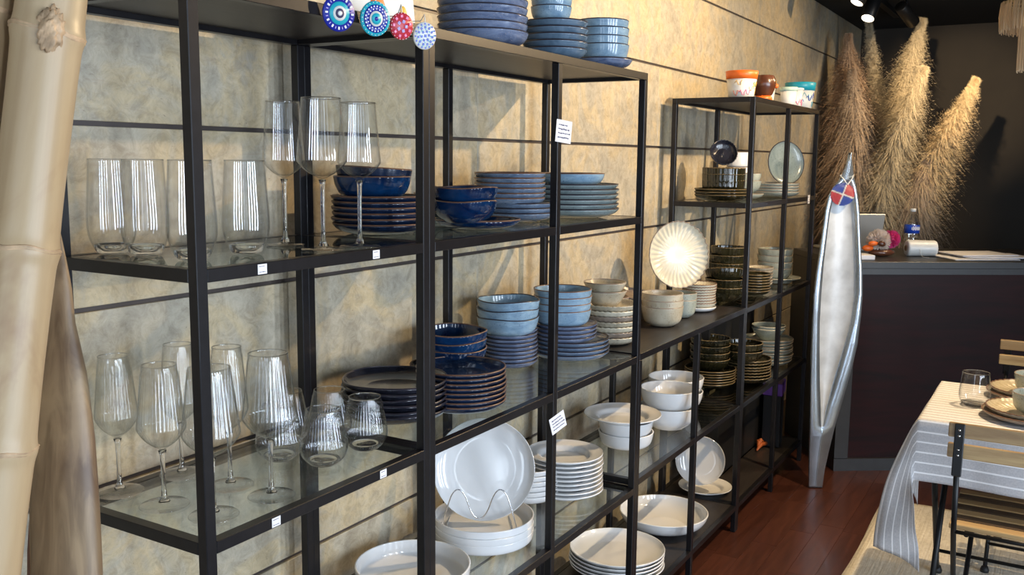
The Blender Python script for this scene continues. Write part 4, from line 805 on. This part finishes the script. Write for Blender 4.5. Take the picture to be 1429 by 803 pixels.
def sheath_me(off, back, ztop, wid=1.0, a0=0):
    bm = bmesh.new(); rings = []
    for k in range(64):
        z = ztop*k/63; c = Vector((0.0956*z, 0.1085*z, z))+WX*off+WD*back; hw = hwz(z*1.258/ztop)*wid; ring = []
        for q in range(30):
            a = 2*PI*q/30; bul = 1+0.05*math.cos(3*a+z*2.5)
            ring.append(bm.verts.new(c+WX*hw*math.cos(a)*bul+WD*hw*0.55*math.sin(a)*bul))
        rings.append(ring)
    for a, b in zip(rings, rings[1:]):
        for q in range(30): bm.faces.new((a[q], a[(q+1) % 30], b[(q+1) % 30], b[q]))
    bm.faces.new(rings[0][::-1]); bm.faces.new(rings[-1]); return bm2me(bm)
obj('sheath', sheath_me(0, 0, 1.258), M_SHEATH, sh)
o = obj('inner_sheath', sheath_me(-0.030, 0.030, 1.07, 0.85), plain('reddish_bark', (0.20, 0.085, 0.055), 0.5, 0, 0, 0.4, 30), sh); o['label'] = 'reddish inner sheath'
obj('curled_edge', tube_me([Vector((0.0956*z, 0.1085*z, z))-WX*(hwz(z)*1.02)-WD*0.004 for z in (0.0, 0.3, 0.6, 0.83, 0.95, 1.03)], [0.0016]*5+[0.0006], 6), plain('pale_edge', (0.60, 0.45, 0.28), 0.5), sh)

# ------------------------------------------------------------------ rug, table, cloth, chairs
def rugmat():
    m, nt, b = newmat('ribbed_cream_rug'); b.inputs['Roughness'].default_value = 0.95
    co = coords(nt, (6, 170, 1), False); n1 = noise(nt, 1.0, 3, co); n2 = noise(nt, 90, 3, coords(nt, (1, 1, 1), False))
    col = mixc(nt, 0.5, ramp(nt, n1, [(0.3, (0.52, 0.46, 0.36)), (0.7, (0.80, 0.75, 0.64))]), ramp(nt, n2, [(0.3, (0.54, 0.49, 0.40)), (0.7, (0.80, 0.76, 0.66))]))
    nt.links.new(col, b.inputs['Base Color']); bump(nt, b, n1, 0.6, 0.003); return m
bm = bmesh.new(); nx, ny = 60, 80; x0, x1, y0, y1 = 1.45, 3.056, -2.9, -0.411; vv = []
for i in range(nx+1):
    for j in range(ny+1):
        x = x0+(x1-x0)*i/nx; y = y0+(y1-y0)*j/ny; vv.append(bm.verts.new((x, y+0.004*math.sin(x*7)*(j == ny), 0.0075+0.0008*math.sin(y*250))))
for i in range(nx):
    for j in range(ny): bm.faces.new((vv[i*(ny+1)+j], vv[(i+1)*(ny+1)+j], vv[(i+1)*(ny+1)+j+1], vv[i*(ny+1)+j+1]))
ex = bmesh.ops.extrude_face_region(bm, geom=list(bm.faces)); bmesh.ops.translate(bm, vec=(0, 0, -0.0065), verts=[g for g in ex['geom'] if isinstance(g, bmesh.types.BMVert)])
tag(obj('rug', bm2me(bm), rugmat()), 'cream ribbed woven rug under the striped table', 'rug')
TX0, TX1, TY1, TY0, TZ = 1.920, 2.452, -0.645, -1.75, 0.6405
tb = thing('dining_table', 'small black legged folding table under the striped cloth', 'table', ((TX0+TX1)/2, TY1, 0))
cxm = (TX0+TX1)/2
obj('tabletop', box_me(TX0-cxm, TX1-cxm, TY0-TY1, 0, TZ-0.022, TZ-0.001, 0.003), M_SLAT, tb)
for y in (-0.035, TY0-TY1+0.035):
    obj('leg', tube_me([(-0.23, y, TZ-0.024), (0.235, y+0.006, 0.017)], 0.0085, 8), M_BLKMET, tb); obj('leg', tube_me([(0.20, y-0.018, TZ-0.024), (-0.235, y-0.018, 0.017)], 0.0085, 8), M_BLKMET, tb)
    for x, yy in ((0.235, y+0.006), (-0.235, y-0.018)): obj('foot_cap', lathe([(0, 0), (.016, 0), (.017, .008), (.012, .022), (0, .024)], 16), M_BLACKPL, tb, (x, yy, 0.0085))
for x in (0.15, -0.15): obj('stretcher', tube_me([(x, -0.035, 0.115 if x > 0 else 0.13), (x, TY0-TY1+0.035, 0.115 if x > 0 else 0.13)], 0.006, 8), M_BLKMET, tb)
def clothmat():
    m, nt, b = newmat('striped_linen'); b.inputs['Roughness'].default_value = 0.9
    uv = N(nt, 'ShaderNodeUVMap'); sp_ = N(nt, 'ShaderNodeSeparateXYZ'); nt.links.new(uv.outputs[0], sp_.inputs[0])
    def op(o_, a, bv=None):
        n = N(nt, 'ShaderNodeMath', operation=o_)
        if isinstance(a, (int, float)): n.inputs[0].default_value = a
        else: nt.links.new(a, n.inputs[0])
        if bv is not None: n.inputs[1].default_value = bv
        return n.outputs[0]
    fr = op('FRACT', op('MULTIPLY', sp_.outputs[0], 1/0.029)); f = op('LESS_THAN', fr, 0.16)
    nz = noise(nt, 220, 3, coords(nt, (1, 1, 1), False)); nt.links.new(mixc(nt, f, ramp(nt, nz, [(0.3, (0.44, 0.44, 0.46)), (0.7, (0.55, 0.54, 0.55))]), (0.85, 0.85, 0.86)), b.inputs['Base Color']); bump(nt, b, nz, 0.3, 0.001); return m
# cloth: u runs along x (stripe spacing), v along y; it hangs over the near edge and over the edge towards the shelves
bm = bmesh.new(); uvl = bm.loops.layers.uv.new('UVMap'); NU, NV = 96, 120
u0, u1 = TX0-0.172, TX1+0.10; v0, v1 = TY0-0.1, TY1+0.34; grid = []
def cloth(u, v):
    du = max(0, TX0-u); du2 = max(0, u-TX1); dv = max(0, v-TY1); x = min(max(u, TX0), TX1); y = min(v, TY1); z = TZ+0.0015
    dd = max(du, dv); sf = du/0.172
    if du > 0:
        x = TX0-0.007*min(1, du/0.02)-0.012*sf-0.006*math.sin(v*19)*sf; z -= du*0.985
    if dv > 0:
        g = dv/0.34; a = 0.080*math.sin(PI/2*min(1, g*1.15))*(1 if du > 0 else 1-0.35*min(1, (u-TX0)/0.4))
        y = TY1+0.006*min(1, dv/0.02)+(1-sf)**1.2*a-0.034*sf*g+0.010*math.sin(u*24)*g*(1 if du == 0 else 0.4); z -= dv*(0.76+0.38*(1-sf))
        x += 0.012*math.sin(dv*34+sf*5)*min(1, g*2)
    if du2 > 0: x = TX1+0.006*min(1, du2/0.02)+du2*0.08; z = min(z, TZ+0.0015)-du2*0.97*(1 if dd == 0 else 0.5)
    return (x, y, z)
def lin(a, b, n, breaks):
    s = [a+(b-a)*i/n for i in range(n+1)]+breaks; return sorted(set(round(q, 5) for q in s))
us = lin(u0, u1, NU, [TX0, TX1]); vs_ = lin(v0, v1, NV, [TY1])
for u in us: grid.append([bm.verts.new(cloth(u, v)) for v in vs_])
for i in range(len(us)-1):
    for j in range(len(vs_)-1):
        f = bm.faces.new((grid[i][j], grid[i+1][j], grid[i+1][j+1], grid[i][j+1]))
        for l, (a, b) in zip(f.loops, ((i, j), (i+1, j), (i+1, j+1), (i, j+1))): l[uvl].uv = (us[a], vs_[b])
cl = tag(obj('tablecloth', bm2me(bm, recalc=False), clothmat()), 'grey tablecloth with thin white stripes over the table', 'tablecloth')
sm = cl.modifiers.new('thickness', 'SOLIDIFY'); sm.thickness = 0.0014; sm.offset = 0
ZC = TZ+0.0024
for k, (nm, x, y) in enumerate([('nearer', 2.08, -0.912), ('farther', 2.345, -0.905)]):
    for q, (R, h, z, m) in enumerate([(0.125, 0.018, 0, M_TAUPE), (0.115, 0.018, 0.012, M_BEIGE)]):
        dish('dinner_plate', f'{"wide lower" if q == 0 else "fluted upper"} beige plate of the {nm} place setting', 'plate', 'plates laid on the table', 'coupe', R, h, (x, y, ZC+z), m, M_BROWNRIM, wave='flute' if q else None)
    dish('bowl', f'speckled sage bowl on the {nm} place setting', 'bowl', 'bowls laid on the table', 'deep', 0.062, 0.055, (x-0.005, y-0.01, ZC+0.021), M_SAGE, M_TAUPE)
make_tumbler('clear tumbler standing on the striped tablecloth', None, (2.165, -0.762, ZC), 0.098, 0.037, 0.043, 0.036)
def chair(label, loc, rz, dark=False):
    t = thing('folding_chair', label, 'chair', loc, (0, 0, rz), 'wooden slat folding chairs'); Wc = 0.36; hw = Wc/2      # faces +x, back at x=0
    for k, (z, x) in enumerate([(0.712, 0.004), (0.660, 0.010)]): obj('back_slat', box_me(-0.006, 0.006, -hw, hw, -0.0175, 0.0175, 0.002), M_SLAT, t, (x, 0, z), (0, 0.10, 0))
    for k in range(7): obj('seat_slat', box_me(-0.019, 0.019, -hw, hw, 0, 0.014, 0.002), M_SLATD if k % 2 else M_SLAT, t, (0.225+0.045*k, 0, 0.392))
    for s in (-1, 1):
        y = s*(hw-0.025)
        obj('back_plate', box_me(-0.0035, 0.0035, -0.011, 0.011, -0.075, 0.052, 0.002), M_BLKMET, t, (-0.010+0.002, y, 0.678), (0, 0.10, 0))
        for z in (0.716, 0.702, 0.668, 0.654): obj('rivet', lathe([(0, -0.0012), (.0028, -0.0012), (.0028, .001), (0, .002)], 10), M_CHROME, t, (-0.013-(0.70-z)*0.0-0.0005, y, z), (0, -PI/2, 0))
        obj('leg', tube_me([(-0.010, y, 0.615), (0.03, y, 0.45), (0.16, y, 0.24), (0.36, y, 0.016)], 0.0065, 8), M_BLKMET, t)
        obj('leg', tube_me([(0.50, y-s*0.018, 0.378), (0.26, y-s*0.018, 0.20), (0.02, y-s*0.018, 0.016)], 0.0065, 8), M_BLKMET, t)
        obj('seat_rail', tube_me([(0.20, y-s*0.018, 0.384), (0.50, y-s*0.018, 0.384)], 0.0065, 8), M_BLKMET, t)
        for x, yy in ((0.36, y), (0.02, y-s*0.018)): obj('foot_cap', lathe([(0, 0), (.013, 0), (.014, .006), (.010, .018), (0, .02)], 14), M_BLACKPL, t, (x, yy, 0.0085))
    for x, z in ((0.03, 0.45), (0.30, 0.085), (0.08, 0.065), (0.21, 0.19)): obj('stretcher', tube_me([(x, -hw+0.025, z), (x, hw-0.025, z)], 0.0055, 8), M_BLKMET, t)
    return t
chair('wooden slat folding chair on the near side of the striped table', (1.590, -0.930, 0.0), 0)
chair('wooden slat folding chair on the far side of the striped table', (2.865, -0.965, 0.0), PI)
